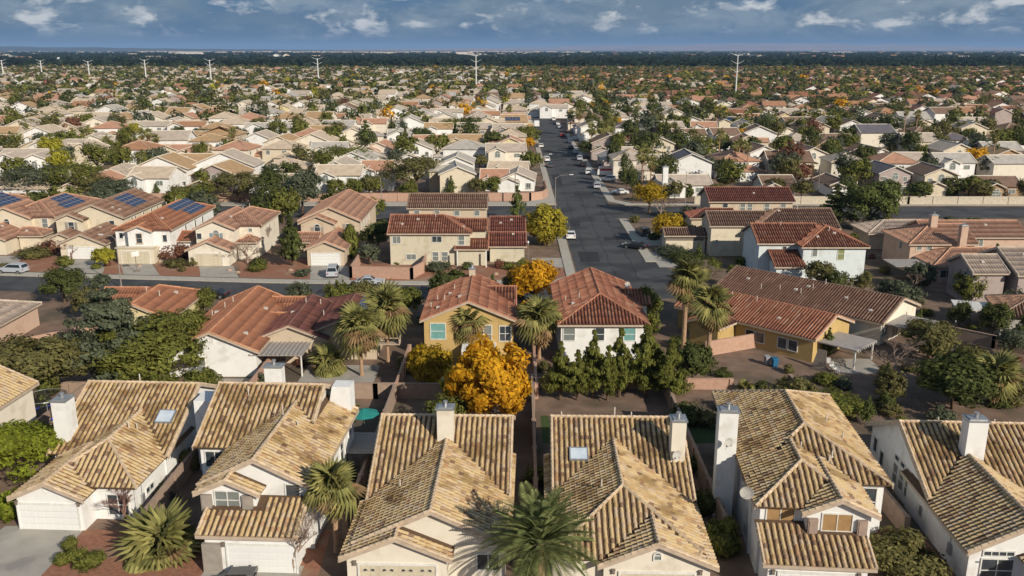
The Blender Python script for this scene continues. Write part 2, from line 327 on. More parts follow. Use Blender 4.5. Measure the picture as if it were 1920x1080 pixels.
sheet('lawn', [(2.9, 76.5, 20, 83.0)], 0.012, LAWN)
# low far hills
def hills(name, pts, base_y, depth, mat):
    mb = MB(); n = len(pts)
    for i in range(n - 1):
        (x0, h0), (x1, h1) = pts[i], pts[i + 1]
        mb.poly([(x0, base_y, -1), (x1, base_y, -1), (x1, base_y + depth * .5, h1), (x0, base_y + depth * .5, h0)])
        mb.poly([(x0, base_y + depth * .5, h0), (x1, base_y + depth * .5, h1), (x1, base_y + depth, -1), (x0, base_y + depth, -1)])
    return struct(name, mb.mesh(name, mat))
HILL = material('far_hill', (0.40, 0.27, 0.24), (0.26, 0.19, 0.19), scale=0.0008, rough=1, detail=8)
HILLD = material('near_hill', (0.085, 0.085, 0.075), (0.05, 0.055, 0.05), scale=0.002, rough=1, detail=8)
def ridge(x0, x1, n, f, seed):
    r = random.Random(seed); return [(x0 + (x1 - x0) * i / n, max(1, f(i / n) * (1 + r.uniform(-.10, .10)))) for i in range(n + 1)]
hills('distant_hills', ridge(-5000, 19000, 60, lambda t: 36 + 190 * math.sin(PI * min(1, t * 1.1) ** 1.2) ** 1.4 * (0.5 + 0.5 * t), 3), 24000, 5000, HILL)
hills('hills', ridge(-11500, -1500, 40, lambda t: 36 + 85 * (1 - t) ** 1.2 - 30 * t, 5), 13000, 3000, HILLD)

# ================================================================ HOUSE PARTS
def arch_tile(width, length, hgt, seg=5, lift=0.03, thick=0.02):
    """one barrel tile, y = up-slope, closed shell"""
    mb = MB(); n = seg + 1
    for (y, l, sc_) in ((0, lift, 1.0), (length, 0.0, 0.86)):
        for j in range(n):
            t = PI * j / seg; mb.v.append((-math.cos(t) * width / 2 * sc_, y, math.sin(t) * hgt * sc_ + l))
    for j in range(seg): mb.f.append((j, j + 1, n + j + 1, n + j)[::-1]); mb.m.append(0)
    mb.f.append(tuple(range(n))); mb.m.append(0)
    mb.f.append((0, n, 2 * n - 1, n - 1)); mb.m.append(0)
    return mb
PITCHT = 0.42
tile_mb = arch_tile(0.285, 0.50, 0.135)
TILE_ME = {k: tile_mb.mesh('tile_' + k, TILE[k]) for k in ('tan',)}
TV = np.array(tile_mb.v)

class Wing:
    def __init__(s, x0, x1, y0, y1, ze, sl=0.45, ax='y', ends='gg', oh=0.45, zb=0.0, wall=True, wins=(None)):
        s.x0, s.x1, s.y0, s.y1, s.ze, s.sl, s.ax, s.ends, s.oh, s.zb, s.wall = x0, x1, y0, y1, ze, sl, ax, ends, oh, zb, wall
        if ax == 'y': s.half = (x1 - x0) / 2
        elif ax == 'x': s.half = (y1 - y0) / 2
        else: s.half = y1 - y0
        s.rz = ze + sl * s.half
    def h(s, x, y):
        if not (s.x0 < x < s.x1 and s.y0 < y < s.y1): return -9
        if s.ax == 's': return s.ze + s.sl * (y - s.y0)
        if s.ax == 'y':
            d = min(x - s.x0, s.x1 - x)
            if s.ends[0] == 'h': d = min(d, y - s.y0)
            if s.ends[1] == 'h': d = min(d, s.y1 - y)
        else:
            d = min(y - s.y0, s.y1 - y)
            if s.ends[0] == 'h': d = min(d, x - s.x0)
            if s.ends[1] == 'h': d = min(d, s.x1 - x)
        return s.ze + s.sl * d
    def geo(s):
        """planes (eave edge first, counter-clockwise from above), cap lines"""
        x0, x1, y0, y1, e, r = s.x0, s.x1, s.y0, s.y1, s.ze, s.rz; H = s.half
        if s.ax == 's':
            P = [[(x0, y0, e), (x1, y0, e), (x1, y1, r), (x0, y1, r)]]
            return P, [((x0 + .08, y0, e), (x0 + .08, y1, r)), ((x1 - .08, y0, e), (x1 - .08, y1, r))]
        if s.ax == 'y':
            xm = (x0 + x1) / 2; a = y0 + (H if s.ends[0] == 'h' else 0); b = y1 - (H if s.ends[1] == 'h' else 0)
            P = [[(x0, y1, e), (x0, y0, e), (xm, a, r), (xm, b, r)], [(x1, y0, e), (x1, y1, e), (xm, b, r), (xm, a, r)]]
            C = [((xm, a, r), (xm, b, r))]
            for yy, q, hp in ((y0, a, s.ends[0]), (y1, b, s.ends[1])):
                if hp == 'h':
                    P.append([(x0, yy, e), (x1, yy, e), (xm, q, r)] if yy == y0 else [(x1, yy, e), (x0, yy, e), (xm, q, r)])
                    C += [((x0, yy, e), (xm, q, r)), ((x1, yy, e), (xm, q, r))]
                else:
                    k = .08 if yy == y0 else -.08; C += [((x0, yy + k, e), (xm, yy + k, r)), ((x1, yy + k, e), (xm, yy + k, r))]
        else:
            ym = (y0 + y1) / 2; a = x0 + (H if s.ends[0] == 'h' else 0); b = x1 - (H if s.ends[1] == 'h' else 0)
            P = [[(x0, y0, e), (x1, y0, e), (b, ym, r), (a, ym, r)], [(x1, y1, e), (x0, y1, e), (a, ym, r), (b, ym, r)]]
            C = [((a, ym, r), (b, ym, r))]
            for xx, q, hp in ((x0, a, s.ends[0]), (x1, b, s.ends[1])):
                if hp == 'h':
                    P.append([(xx, y1, e), (xx, y0, e), (q, ym, r)] if xx == x0 else [(xx, y0, e), (xx, y1, e), (q, ym, r)])
                    C += [((xx, y0, e), (q, ym, r)), ((xx, y1, e), (q, ym, r))]
                else:
                    k = .08 if xx == x0 else -.08; C += [((xx + k, y0, e), (xx + k, ym, r)), ((xx + k, y1, e), (xx + k, ym, r))]
        return P, C
    def walls(s, mb):
        if not s.wall: return
        o = s.oh; x0, x1, y0, y1 = s.x0 + o, s.x1 - o, s.y0 + o, s.y1 - o; zb = s.zb
        t = s.ze + s.sl * o - 0.10
        if s.ax == 's': mb.prism([(x0, y0, zb), (x1, y0, zb), (x1, y0, t), (x0, y0, t)], (0, y1 - y0, 0)); return
        if s.ax == 'y':
            xm = (x0 + x1) / 2; r = s.rz - 0.10
            g0 = s.ends[0] == 'g'; g1 = s.ends[1] == 'g'
            ya = y0; yb = y1
            if g0 and g1: mb.prism([(x0, ya, zb), (x1, ya, zb), (x1, ya, t), (xm, ya, r), (x0, ya, t)], (0, yb - ya, 0))
            else:
                mb.box(x0, ya, zb, x1, yb, t)
                if g0: mb.prism([(x0, ya, t), (x1, ya, t), (xm, ya, r)], (0, .3, 0))
                if g1: mb.prism([(x0, yb - .3, t), (x1, yb - .3, t), (xm, yb - .3, r)], (0, .3, 0))
        else:
            ym = (y0 + y1) / 2; r = s.rz - 0.10
            mb.box(x0, y0, zb, x1, y1, t)
            if s.ends[0] == 'g': mb.prism([(x0, y1, t), (x0, y0, t), (x0, ym, r)], (.3, 0, 0))
            if s.ends[1] == 'g': mb.prism([(x1 - .3, y1, t), (x1 - .3, y0, t), (x1 - .3, ym, r)], (.3, 0, 0))

def frame_of(p):
    A, B, C = Vector(p[0]), Vector(p[1]), Vector(p[2])
    u = (B - A).normalized(); n = u.cross(C - A).normalized(); v = n.cross(u)
    return A, u, v, n
def vrange(poly2, u):
    """v interval of a convex polygon at u"""
    vs = []
    k = len(poly2)
    for i in range(k):
        (a, b), (c, d) = poly2[i], poly2[(i + 1) % k]
        if (a - u) * (c - u) <= 0 and abs(a - c) > 1e-6:
            vs.append(b + (d - b) * (u - a) / (c - a))
    return (min(vs), max(vs)) if len(vs) >= 2 else None
def roof_slabs(wings, mb, thick=0.12, drop=0.03):
    for w_ in wings:
        for p in w_.geo()[0]:
            A, u, v, n = frame_of(p)
            mb.prism([Vector(q) - n * (thick + drop) for q in p], n * thick)
def top_other(wings, me_, x, y):
    z = -9
    for w_ in wings:
        if w_ is not me_: z = max(z, w_.h(x, y))
    return z
def covered(wings, i, x, y, z, tol=.04):
    for j, w_ in enumerate(wings):
        if j == i: continue
        h = w_.h(x, y)
        if h > z + tol or (abs(h - z) <= tol and j < i): return True
    return False
def tile_mats(wings, pitch=PITCHT, step=0.42):
    out_ = []
    for wi, w_ in enumerate(wings):
        for p in w_.geo()[0]:
            A, u, v, n = frame_of(p)
            p2 = [((Vector(q) - A).dot(u), (Vector(q) - A).dot(v)) for q in p]
            U = max(q[0] for q in p2); k = int(U / pitch); off = (U - k * pitch) / 2
            lo = min(q[0] for q in p2)
            for i in range(k):
                uu = off + (i + .5) * pitch + lo * 0
                vr = vrange(p2, uu)
                if not vr: continue
                v0, v1 = vr; j = 0
                vv = v0
                while vv < v1 - 0.12:
                    ln = min(1.0, (v1 - vv) / 0.5)
                    P = A + u * uu + v * (vv + .2)
                    if not covered(wings, wi, P.x, P.y, P.z):
                        # laid by hand: each piece sits a little off its line
                        ju = R.uniform(-.018, .018); jz = R.uniform(-.008, .012); ra = R.uniform(-.035, .035)
                        uj = (u + v * ra).normalized(); vj = n.cross(uj); O_ = A + u * (uu + ju) + v * vv + n * (-.03 + jz)
                        out_.append(Matrix(((uj.x, vj.x * ln, n.x, O_.x), (uj.y, vj.y * ln, n.y, O_.y), (uj.z, vj.z * ln, n.z, O_.z), (0, 0, 0, 1))))
                    vv += step
    return out_
def joined(mats_, V, F_proto):
    """numpy-tile a proto mesh given 4x4 matrices"""
    M = np.array([[list(r) for r in m] for m in mats_])
    Vh = np.c_[V, np.ones(len(V))]
    out_ = np.einsum('nij,kj->nki', M, Vh)[:, :, :3].reshape(-1, 3)
    return out_
def tiles_stuff(mats_, proto, mat, name, parent):
    V = joined(mats_, np.array(proto.v), None); nv = len(proto.v)
    mb = MB(); vl = V.tolist(); mb.v = vl; fl = []
    for i in range(len(mats_)):
        o = i * nv
        for f in proto.f: fl.append(tuple(a + o for a in f))
    mb.f = fl; mb.m = [0] * len(fl)
    return ob(name, mb.mesh(name, mat), parent, kind='stuff')
def caps(wings, parent, mat, rad=0.145, step=0.45):
    mb = MB()
    for w_ in wings:
        for a, b in w_.geo()[1]:
            A, B = Vector(a), Vector(b); d = B - A; n = max(1, int(d.length / step)); d1 = d / n
            for i in range(n):
                P = A + d1 * i; Q = P + d1 * 1.08; Mi = (P + Q) / 2
                if top_other(wings, w_, Mi.x, Mi.y) > Mi.z - 0.05: continue
                mb.tube([P + Vector((0, 0, .05)), Q + Vector((0, 0, .02))], [rad, rad * .85], 6)
    if mb.v: ob('ridge_cap', mb.mesh('ridge_cap', mat), parent, kind='stuff')
def fascias(wings, parent, mat):
    mb = MB()
    for w_ in wings:
        for p in w_.geo()[0]:
            A, B = Vector(p[0]), Vector(p[1])
            if top_other(wings, w_, (A.x + B.x) / 2, (A.y + B.y) / 2) > A.z: continue
            A, u, v, n = frame_of(p); e = Vector((v.x, v.y, 0)).normalized()
            mb.prism([A + e * .01 + Vector((0, 0, -.26)), A + u * (B - A).length + e * .01 + Vector((0, 0, -.26)), A + u * (B - A).length + e * .01 + Vector((0, 0, -.02)), A + e * .01 + Vector((0, 0, -.02))], -e * .06)
        for a, b in w_.geo()[1]:
            A, B = Vector(a), Vector(b)
            if abs(A.z - B.z) < .1 or (abs(A.x - B.x) > .1 and abs(A.y - B.y) > .1): continue
            if w_.ax == 's': continue
            Mi = (A + B) / 2
            if top_other(wings, w_, Mi.x, Mi.y) > Mi.z + .05: continue
            o = Vector((0, -.11, 0)) if w_.ax == 'y' and A.y < (w_.y0 + w_.y1) / 2 else Vector((0, .11, 0)) if w_.ax == 'y' else Vector((-.11, 0, 0)) if A.x < (w_.x0 + w_.x1) / 2 else Vector((.11, 0, 0))
            d = Vector((0, 0, -.26)); mb.prism([A + o, B + o, B + o + d, A + o + d], o * -.5)
    if mb.v: ob('fascia', mb.mesh('fascia', mat), parent)
def columns(wings, parent, mat, pitch=0.40, seg=1.25, hc=.10):
    V = []; F = []
    for wi, w_ in enumerate(wings):
        for p in w_.geo()[0]:
            A, u, v, n = frame_of(p)
            # skip planes that face away from the lens and cannot be seen
            p2 = [((Vector(q) - A).dot(u), (Vector(q) - A).dot(v)) for q in p]
            U = max(q[0] for q in p2); k = int(U / pitch); off = (U - k * pitch) / 2
            for i in range(k):
                uu = off + (i + .5) * pitch; vr = vrange(p2, uu)
                if not vr or vr[1] - vr[0] < .25: continue
                v0, v1 = vr; m = max(1, round((v1 - v0) / seg)); st = (v1 - v0) / m
                for j in range(m):
                    P0 = A + u * uu + v * (v0 + j * st); Mi = P0 + v * st / 2
                    if covered(wings, wi, Mi.x, Mi.y, Mi.z, .06): continue
                    b = len(V)
                    for vv, l in ((0, .025), (st, 0)):
                        for t, hh in ((-.135 if hc > .05 else -.19, -.03), (-.075 if hc > .05 else -.13, hc), (.075 if hc > .05 else .13, hc), (.135 if hc > .05 else .19, -.03)):
                            q = P0 + v * vv + u * t + n * (hh + l); V.append((q.x, q.y, q.z))
                    F += [(b, b + 4, b + 5, b + 1)[::-1], (b + 1, b + 5, b + 6, b + 2)[::-1], (b + 2, b + 6, b + 7, b + 3)[::-1], (b, b + 1, b + 2, b + 3)]
    if V: ob('roof_tiles', arr_mesh('roof_tiles', np.array(V), np.array(F), mat), parent, kind='stuff')

WC = {}
FACE = dict(F=0, R=PI / 2, B=PI, L=-PI / 2)
def window(parent, face, x, y, z, w_, h_, pane=None, div=1, frame=None, shutters=None, arch=False, det=True, sill=False):
    """(x,y,z) centre on the wall; face = way it looks"""
    pane = pane or GLASS; frame = frame or WTRIM
    key = ('w', w_, h_, div, frame.name, arch, det)
    if key not in WC:
        mb = MB(); t = 0.09; W, H = w_ / 2, h_ / 2
        mb.box(-W - t, -.07, -H - t, W + t, .02, -H); mb.box(-W - t, -.07, -H, -W, .02, H); mb.box(W, -.07, -H, W + t, .02, H)
        if arch:
            n = 7
            for i in range(n):
                a0, a1 = PI * i / n, PI * (i + 1) / n
                mb.prism([(math.cos(a0) * W, -.07, H + math.sin(a0) * W), (math.cos(a0) * (W + t), -.07, H + math.sin(a0) * (W + t)), (math.cos(a1) * (W + t), -.07, H + math.sin(a1) * (W + t)), (math.cos(a1) * W, -.07, H + math.sin(a1) * W)], (0, .09, 0))
            mb.box(-W, -.05, H - .03, W, .02, H + .03)
        else: mb.box(-W - t, -.07, H, W + t, .02, H + t)
        for i in range(1, div + 1):
            if div >= 1: xx = -W + w_ * i / (div + 1); mb.box(xx - .03, -.06, -H, xx + .03, .02, H)
        if det and h_ > 1.3 and div < 2: mb.box(-W, -.055, -.03, W, .02, .03)
        if sill: mb.box(-W - .2, -.16, -H - t - .12, W + .2, .02, -H - t)
        WC[key] = mb.mesh('window_frame', frame)
    o = ob('window', WC[key], parent, (x, y, z), FACE[face])
    k2 = ('p', w_, h_, pane.name, arch)
    if k2 not in WC:
        W, H = w_ / 2, h_ / 2; mb = MB(); pts = [(-W, -.02, -H), (W, -.02, -H), (W, -.02, H)]
        if arch: pts += [(math.cos(PI * i / 7) * W, -.02, H + math.sin(PI * i / 7) * W) for i in range(1, 7)]
        pts.append((-W, -.02, H)); mb.prism(pts, (0, .03, 0)); WC[k2] = mb.mesh('pane', pane)
    ob('pane', WC[k2], o)
    if shutters:
        k3 = ('s', h_, shutters.name)
        if k3 not in WC:
            mb = MB(); H = h_ / 2; mb.box(-.24, -.07, -H, .24, .01, H)
            for i in range(6): zz = -H + .12 + i * (h_ - .2) / 6; mb.box(-.17, -.095, zz, .17, -.07, zz + (h_ - .2) / 12)
            WC[k3] = mb.mesh('shutter', shutters)
        for s_ in (-1, 1): ob('shutter', WC[k3], o, (s_ * (w_ / 2 + .38), 0, 0))
    return o
def garage(parent, x, y, w_, mat=None, h_=2.15, z0=0.0, rows=4, lights=False):
    mat = mat or DOORG
    mb = MB(); mb.box(-w_ / 2 - .12, -.09, 0, -w_ / 2, .02, h_); mb.box(w_ / 2, -.09, 0, w_ / 2 + .12, .02, h_); mb.box(-w_ / 2 - .12, -.09, h_, w_ / 2 + .12, .02, h_ + .14)
    o = ob('garage_door', mb.mesh('garage_door', WTRIM), parent, (x, y, z0))
    pm = MB(); hh = h_ / rows; pm.box(-w_ / 2, -.03, .012, w_ / 2, .015, hh - .012)
    nn = int(w_ / .62)
    for i in range(nn):
        a = -w_ / 2 + .1 + i * (w_ - .1) / nn; pm.box(a, -.045, .1, a + (w_ - .1) / nn - .1, -.03, hh - .1)
    me = pm.mesh('door_panel', mat)
    for r in range(rows): ob('door_panel', me, o, (0, 0, r * hh))
    if lights:
        lm = MB()
        for i in range(4):
            for s_ in (-1, 1):
                cx = -w_ / 2 + (i + .5) * w_ / 4 + s_ * .22; lm.prism([(cx - .14 * s_, -.05, .12), (cx + .14 * s_, -.05, .05), (cx + .16 * s_, -.05, .2), (cx, -.05, .26)][::s_], (0, .012, 0))
        ob('door_light', lm.mesh('door_light', GLASS), o, (0, 0, h_ - hh))
    return o
def chimney(parent, x0, x1, y0, y1, z0, z1, wall, cap=True, name='chimney'):
    mb = MB(); mb.box(x0, y0, z0, x1, y1, z1); o = ob(name, mb.mesh('chimney', wall), parent)
    c = MB(); c.box(x0 - .1, y0 - .1, z1, x1 + .1, y1 + .1, z1 + .10); xm, ym = (x0 + x1) / 2, (y0 + y1) / 2
    c.box(x0 + .1, y0 + .1, z1 + .10, x1 - .1, y1 - .1, z1 + .18); c.tube([(xm, ym, z1 + .15), (xm, ym, z1 + .5)], .13, 8); c.tube([(xm, ym, z1 + .5), (xm, ym, z1 + .58)], .2, 8)
    ob('chimney_cap', c.mesh('chimney_cap', METAL), o); return o
def vent(parent, x, y, z, h_=0.7, r=.055):
    mb = MB(); mb.tube([(0, 0, -.3), (0, 0, h_)], r, 6); mb.tube([(0, 0, -.05), (0, 0, .06)], [r * 2.6, r * 1.3], 6); ob('vent_pipe', mb.mesh('vent_pipe', PIPE), parent, (x, y, z))
def boxvent(parent, x, y, z):
    mb = MB(); mb.prism([(-.25, -.2, -.1), (.25, -.2, -.1), (.22, -.2, .14), (-.22, -.2, .14)], (0, .45, .06)); ob('roof_vent', mb.mesh('roof_vent', PIPE), parent, (x, y, z))
def dish(parent, x, y, z, az=0.0, r=.38, foot=.6):
    mb = MB(); n = 12; mb.v.append((0, .1, 0))
    for ring, (rr, dd) in enumerate(((.5, .075), (1, 0.0))):
        for i in range(n): a = 2 * PI * i / n; mb.v.append((math.cos(a) * r * rr, dd, math.sin(a) * r * rr))
    for i in range(n):
        j = (i + 1) % n; mb.f.append((0, 1 + i, 1 + j)); mb.f.append((1 + i, 1 + n + i, 1 + n + j, 1 + j))
    mb.m = [0] * len(mb.f)
    mb.tube([(0, .1, 0), (0, .25, -.1), (0, .25, -foot)], .025, 5); mb.tube([(0, .08, -r * .9), (0, -.35, -.05)], .015, 4); mb.box(-.05, -.42, -.1, .05, -.32, .02)
    ob('satellite_dish', mb.mesh('satellite_dish', DISH), parent, (x, y, z), az)
def skylight(parent, wing_, x, y, w_=1.2, h_=1.0):
    pl = wing_.geo()[0][0]; A, u, v, n = frame_of(pl); z = wing_.h(x, y); O_ = Vector((x, y, z))
    M = Matrix(((u.x, v.x, n.x, O_.x), (u.y, v.y, n.y, O_.y), (u.z, v.z, n.z, O_.z), (0, 0, 0, 1)))
    mb = MB(); t = .1
    for a in ((-w_ / 2, -h_ / 2, w_ / 2, -h_ / 2 + t), (-w_ / 2, h_ / 2 - t, w_ / 2, h_ / 2), (-w_ / 2, -h_ / 2 + t, -w_ / 2 + t, h_ / 2 - t), (w_ / 2 - t, -h_ / 2 + t, w_ / 2, h_ / 2 - t)): mb.box(a[0], a[1], 0, a[2], a[3], .26)
    o = ob('skylight', mb.mesh('skylight', METAL), parent, M=M); g = MB(); g.box(-w_ / 2 + t, -h_ / 2 + t, .1, w_ / 2 - t, h_ / 2 - t, .24); ob('pane', g.mesh('pane', SKYL), o)
solar_me = None
def solar(parent, plane, u0, v0, nu, nv, skip=()):
    """nu x nv panels on a roof plane, each its own piece"""
    global solar_me
    if not solar_me:
        mb = MB(); mb.mi = 0; mb.box(0, 0, 0, 1.6, 1.0, .04); mb.mi = 1
        for i in range(4): mb.box(.05 + i * .38, .05, .04, .41 + i * .38, .95, .045)
        solar_me = mb.mesh('solar_panel', [SOLARF, SOLAR])
    A, u, v, n = frame_of(plane)
    for i in range(nu):
        for j in range(nv):
            if (i, j) in skip: continue
            O_ = A + u * (u0 + i * 1.63) + v * (v0 + j * 1.03 + (0.2 if j >= nv / 2 else 0)) + n * .16
            ob('solar_panel', solar_me, parent, M=Matrix(((u.x, v.x, n.x, O_.x), (u.y, v.y, n.y, O_.y), (u.z, v.z, n.z, O_.z), (0, 0, 0, 1))))

HOUSES = []  # footprint centres of everything placed
def house(label, O, rz, wings, roof, wall, style='cols', trim=None, group='houses of the neighbourhood', name='house'):
    r = math.radians(rz); t = thing(name, label, 'house', (O[0], O[1], 0), r, group)
    for w_ in wings:
        cx, cy = (w_.x0 + w_.x1) / 2, (w_.y0 + w_.y1) / 2
        HOUSES.append((O[0] + cx * math.cos(r) - cy * math.sin(r), O[1] + cx * math.sin(r) + cy * math.cos(r), max(w_.x1 - w_.x0, w_.y1 - w_.y0) / 2))
    mb = MB()
    for w_ in wings: w_.walls(mb)
    if mb.v: ob('wall', mb.mesh('wall', WALL[wall]), t)
    rb = MB(); roof_slabs(wings, rb)
    ro = ob('roof', rb.mesh('roof', UNDER[roof] if style != 'flat' else FLAT[roof]), t)
    fascias(wings, t, trim or TRIM)
    if style == 'tiles':
        ms = tile_mats(wings); Mw = Matrix.Translation((O[0], O[1], 0)) @ Matrix.Rotation(r, 4, 'Z')
        def key(m):
            P = Mw @ m.translation; x, y, d = proj(P.x, P.y, P.z)
            return d + (0 if 0 < x < 1920 and y < 1080 else 500)
        ms.sort(key=key)
        for m in ms[:299]: ob('tile', TILE_ME['tan'], ro, M=m)
        tiles_stuff(ms[299:], tile_mb, TAN, 'upper_tiles', ro)
        caps(wings, ro, CAP[roof])
    elif style == 'cols':
        columns(wings, ro, TILE[roof], hc=.022 if roof in ('orange', 'salmon', 'greytan') else .10); caps(wings, ro, CAP[roof], .13, .9)
    return t

# ================================================================ FOREGROUND ROW
FG = 'cream tiled houses along the near street'
def fgh(label, O, rz, wings, wall='white', roof='tan'): return house(label, O, rz, wings, roof, wall, 'tiles', group=FG)
# H0 partly seen at the left edge
W0 = [Wing(-11, 0.3, 0, 13, 5.2, .45, 'y')]
h0 = fgh('two-storey cream house cut off by the picture edge, trampoline on its right', (-46.3, 66.0), -3, W0, 'ivory')
# H1
W1 = [Wing(-1.2, 9.3, 7, 22.4, 3.0, .46, 'x'), Wing(1.1, 9.2, 1.5, 13, 3.0, .54, 'y', 'hg'), Wing(-.1, 5.9, -.3, 7, 2.8, .45, 'y')]
h1 = fgh('single-storey white house with wide white garage door and skylight, concrete driveway in front', (-38.5, 61), -3, W1)
garage(h1, 2.75, .13, 4.7); chimney(h1, -.95, .3, 8.2, 9.7, 0, 7.2, WALL['white']); skylight(h1, W1[0], 7.6, 10.9, 1.5, 1.5)
for i in range(3): window(h1, 'F', 6.75 + i * .62, 1.95, 2.62, .22, .22, det=False, div=0)
window(h1, 'F', 7.35, 1.95, 1.3, 1.6, 1.7, GLASS, 1); window(h1, 'R', 8.76, 4.4, 1.5, 1.3, .45, GLASS, 1); window(h1, 'R', 8.76, 8.6, 1.9, 1.4, .8, GLASS, 1)
for x, y in ((5.6, 8.2), (6.1, 8.6)): vent(h1, x, y, W1[1].h(x, y), .6)
vent(h1, 3.6, 14.9, 6.5, .8)
mb = MB()
for i in range(12):
    a = 2 * PI * i / 12; mb.box(2.9 + math.cos(a) * .33 - .05, -.02 + .13, 3.45 + math.sin(a) * .33 - .05, 2.9 + math.cos(a) * .33 + .05, .13 + .02, 3.45 + math.sin(a) * .33 + .05)
ob('gable_ornament', mb.mesh('gable_ornament', WTRIM), h1)
# H2
W2 = [Wing(-4.0, 5.3, 7, 19.8, 5.2, .47, 'x'), Wing(-1.1, 7.6, .7, 15.4, 5.2, .50, 'y'), Wing(-.9, 4.0, -.5, 5, 5.2, .45, 'y'), Wing(-.1, 7.2, -2.5, .9, 3.1, .42, 's')]
h2 = fgh('two-storey white house with tan shutters and a dark car parked in front', (-22, 57.5), -3, W2)
window(h2, 'F', 1.45, -.05, 4.55, 1.75, 1.35, GREYGL, 1); window(h2, 'F', 5.9, 1.15, 4.7, 1.0, 1.1, GLASS, 0)
mb = MB(); mb.box(4.1, .8, 3.6, 7.0, 1.14, 4.05); ob('balcony_ledge', mb.mesh('balcony_ledge', WALL['white']), h2)
for x in (-.05, 2.95): mb = MB(); mb.box(x - .38, -.3, 3.7, x + .38, -.06, 5.0); mb.box(x - .3, -.34, 3.8, x + .3, -.3, 4.9); ob('shutter', mb.mesh('shutter', SHUT), h2)
garage(h2, 4.4, -2.05, 4.9); mb = MB(); mb.box(.2, -2.35, 0, 1.5, -2.06, 2.3); ob('pilaster', mb.mesh('pilaster', SHUT), h2)
window(h2, 'F', -2.4, 7.45, 4.0, 1.5, 1.3, GLASS, 1)
for y, z, a, b in ((13.6, 4.2, 1.0, 1.3), (10.6, 3.5, 1.0, 2.1), (6.5, 3.9, .7, .7), (12, 1.5, 1.2, 2.0), (8, 1.4, 1.0, 1.2)): window(h2, 'R', 7.15, y, z, a, b, GLASS, 0)
mb = MB(); mb.prism([(5.1, 14.3, 5), (7.2, 14.3, 5), (7.2, 14.3, 7.7), (5.6, 14.3, 7.7)], (0, 1.6, 0)); ob('parapet', mb.mesh('parapet', WALL['white']), h2)
mb = MB(); mb.box(-6.3, 13.2, 0, -4.1, 15.5, 6.6); ob('side_wall', mb.mesh('side_wall', WALL['white']), h2)
chimney(h2, -.3, 1.2, 14.4, 15.4, 5, 9.3, WALL['white'])
vent(h2, 3.0, 8.8, 7.3, 1.0, .04); vent(h2, 4.4, 8, W2[1].h(4.4, 8), .5); vent(h2, -1, 12.2, 7.6, .9, .04)
# H3
W3 = [Wing(-5.6, 5.4, -.2, 15.8, 3.0, .45, 'x'), Wing(-5.4, 5.6, -6.3, 8, 3.1, .47, 'y'), Wing(-6.0, 1.7, -7.7, 0, 2.8, .42, 'y')]
h3 = fgh('white house left of the big date palm, leaf-pattern windows in its garage door', (-5.5, 60), -1.5, W3, 'ivory')
garage(h3, -2.1, -7.26, 5.2, DOORC, lights=True); chimney(h3, -.65, .65, 5.2, 6.3, 4.5, 8.2, WALL['ivory'])
vent(h3, -1.2, 7.9, 6.6, .55); vent(h3, -.2, 8.1, 6.6, .7); vent(h3, -2.9, -.2, W3[1].h(-2.9, -.2), .6); window(h3, 'F', 4.0, -5.85, 1.6, 1.5, 1.2, GLASS, 1)
# H4
W4 = [Wing(-5.5, 5.4, 0, 15.3, 3.1, .45, 'x'), Wing(-6.0, 5.1, -8.0, 7.5, 3.0, .47, 'y', 'hg'), Wing(-2.6, 5.4, -8.6, 1, 2.85, .43, 'y')]
h4 = fgh('cream house right of the big date palm, skylight and chimney carrying a dish', (8.5, 60), -1.5, W4, 'ivory')
garage(h4, 1.4, -8.16, 4.9, DOORC); window(h4, 'F', 1.4, -8.16, 3.35, .42, .3, GREYGL, 0, arch=True)
chimney(h4, 3.9, 5.0, 3.4, 4.7, 3, 8.0, WALL['ivory']); skylight(h4, W4[0], -3.3, 3.9, 1.5, 1.3); dish(h4, 4.3, 3.0, 5.4, .4, .4)
vent(h4, -4.6, 7.6, 6.5, .5); vent(h4, -.2, 7.7, 6.5, .9); vent(h4, 1.2, 7.8, 6.5, .45); vent(h4, -1.9, -1.6, W4[1].h(-1.9, -1.6), .7)
# H5
W5 = [Wing(-.1, 10.4, 4.0, 21.3, 5.5, .45, 'y', 'hh'), Wing(-.1, 7.6, .15, 13, 5.5, .45, 'y', 'hg'), Wing(2.9, 8.1, -.6, 6, 5.45, .45, 'y'), Wing(0, 7.4, -3.0, .55, 3.0, .38, 's')]
h5 = fgh('two-storey white house with tan window blinds and a tall chimney on its left', (16.9, 54.55), -4.5, W5)
window(h5, 'F', 1.75, .6, 4.75, 1.85, 1.25, BLIND, 1); window(h5, 'F', 5.4, -.15, 4.7, 1.95, 1.25, BLIND, 1)
for x in (3.75, 7.05): mb = MB(); mb.box(x - .33, -.42, 3.7, x + .33, -.16, 5.0); mb.box(x - .25, -.46, 3.8, x + .25, -.42, 4.9); ob('shutter', mb.mesh('shutter', material('tan_shutter', (0.36, 0.27, 0.22))), h5)
garage(h5, 3.6, -2.55, 4.8); chimney(h5, -1.55, -.1, 8.2, 9.4, 0, 9.0, WALL['white'])
dish(h5, -.9, 7.3, 6.9, .5, .42); dish(h5, -.5, 1.3, 5.9, -.2, .5)
window(h5, 'F', 8.9, 4.45, 3.9, 1.1, 2.2, GLASS, 0); window(h5, 'L', .35, 7, 4.5, .9, 1.2, GLASS, 0); window(h5, 'R', 9.95, 9, 4.3, 1.4, 1.2, GLASS, 1)
mb = MB(); mb.box(6.55, -2.6, 1.55, 7.0, -2.52, 1.72); ob('house_number_plate', mb.mesh('house_number_plate', GREYGL), h5)
for x, y in ((4.4, 6.8), (6.3, 5.9), (6.6, 6.3), (7.9, 13), (8.4, 10)): vent(h5, x, y, max(w_.h(x, y) for w_ in W5), .5)
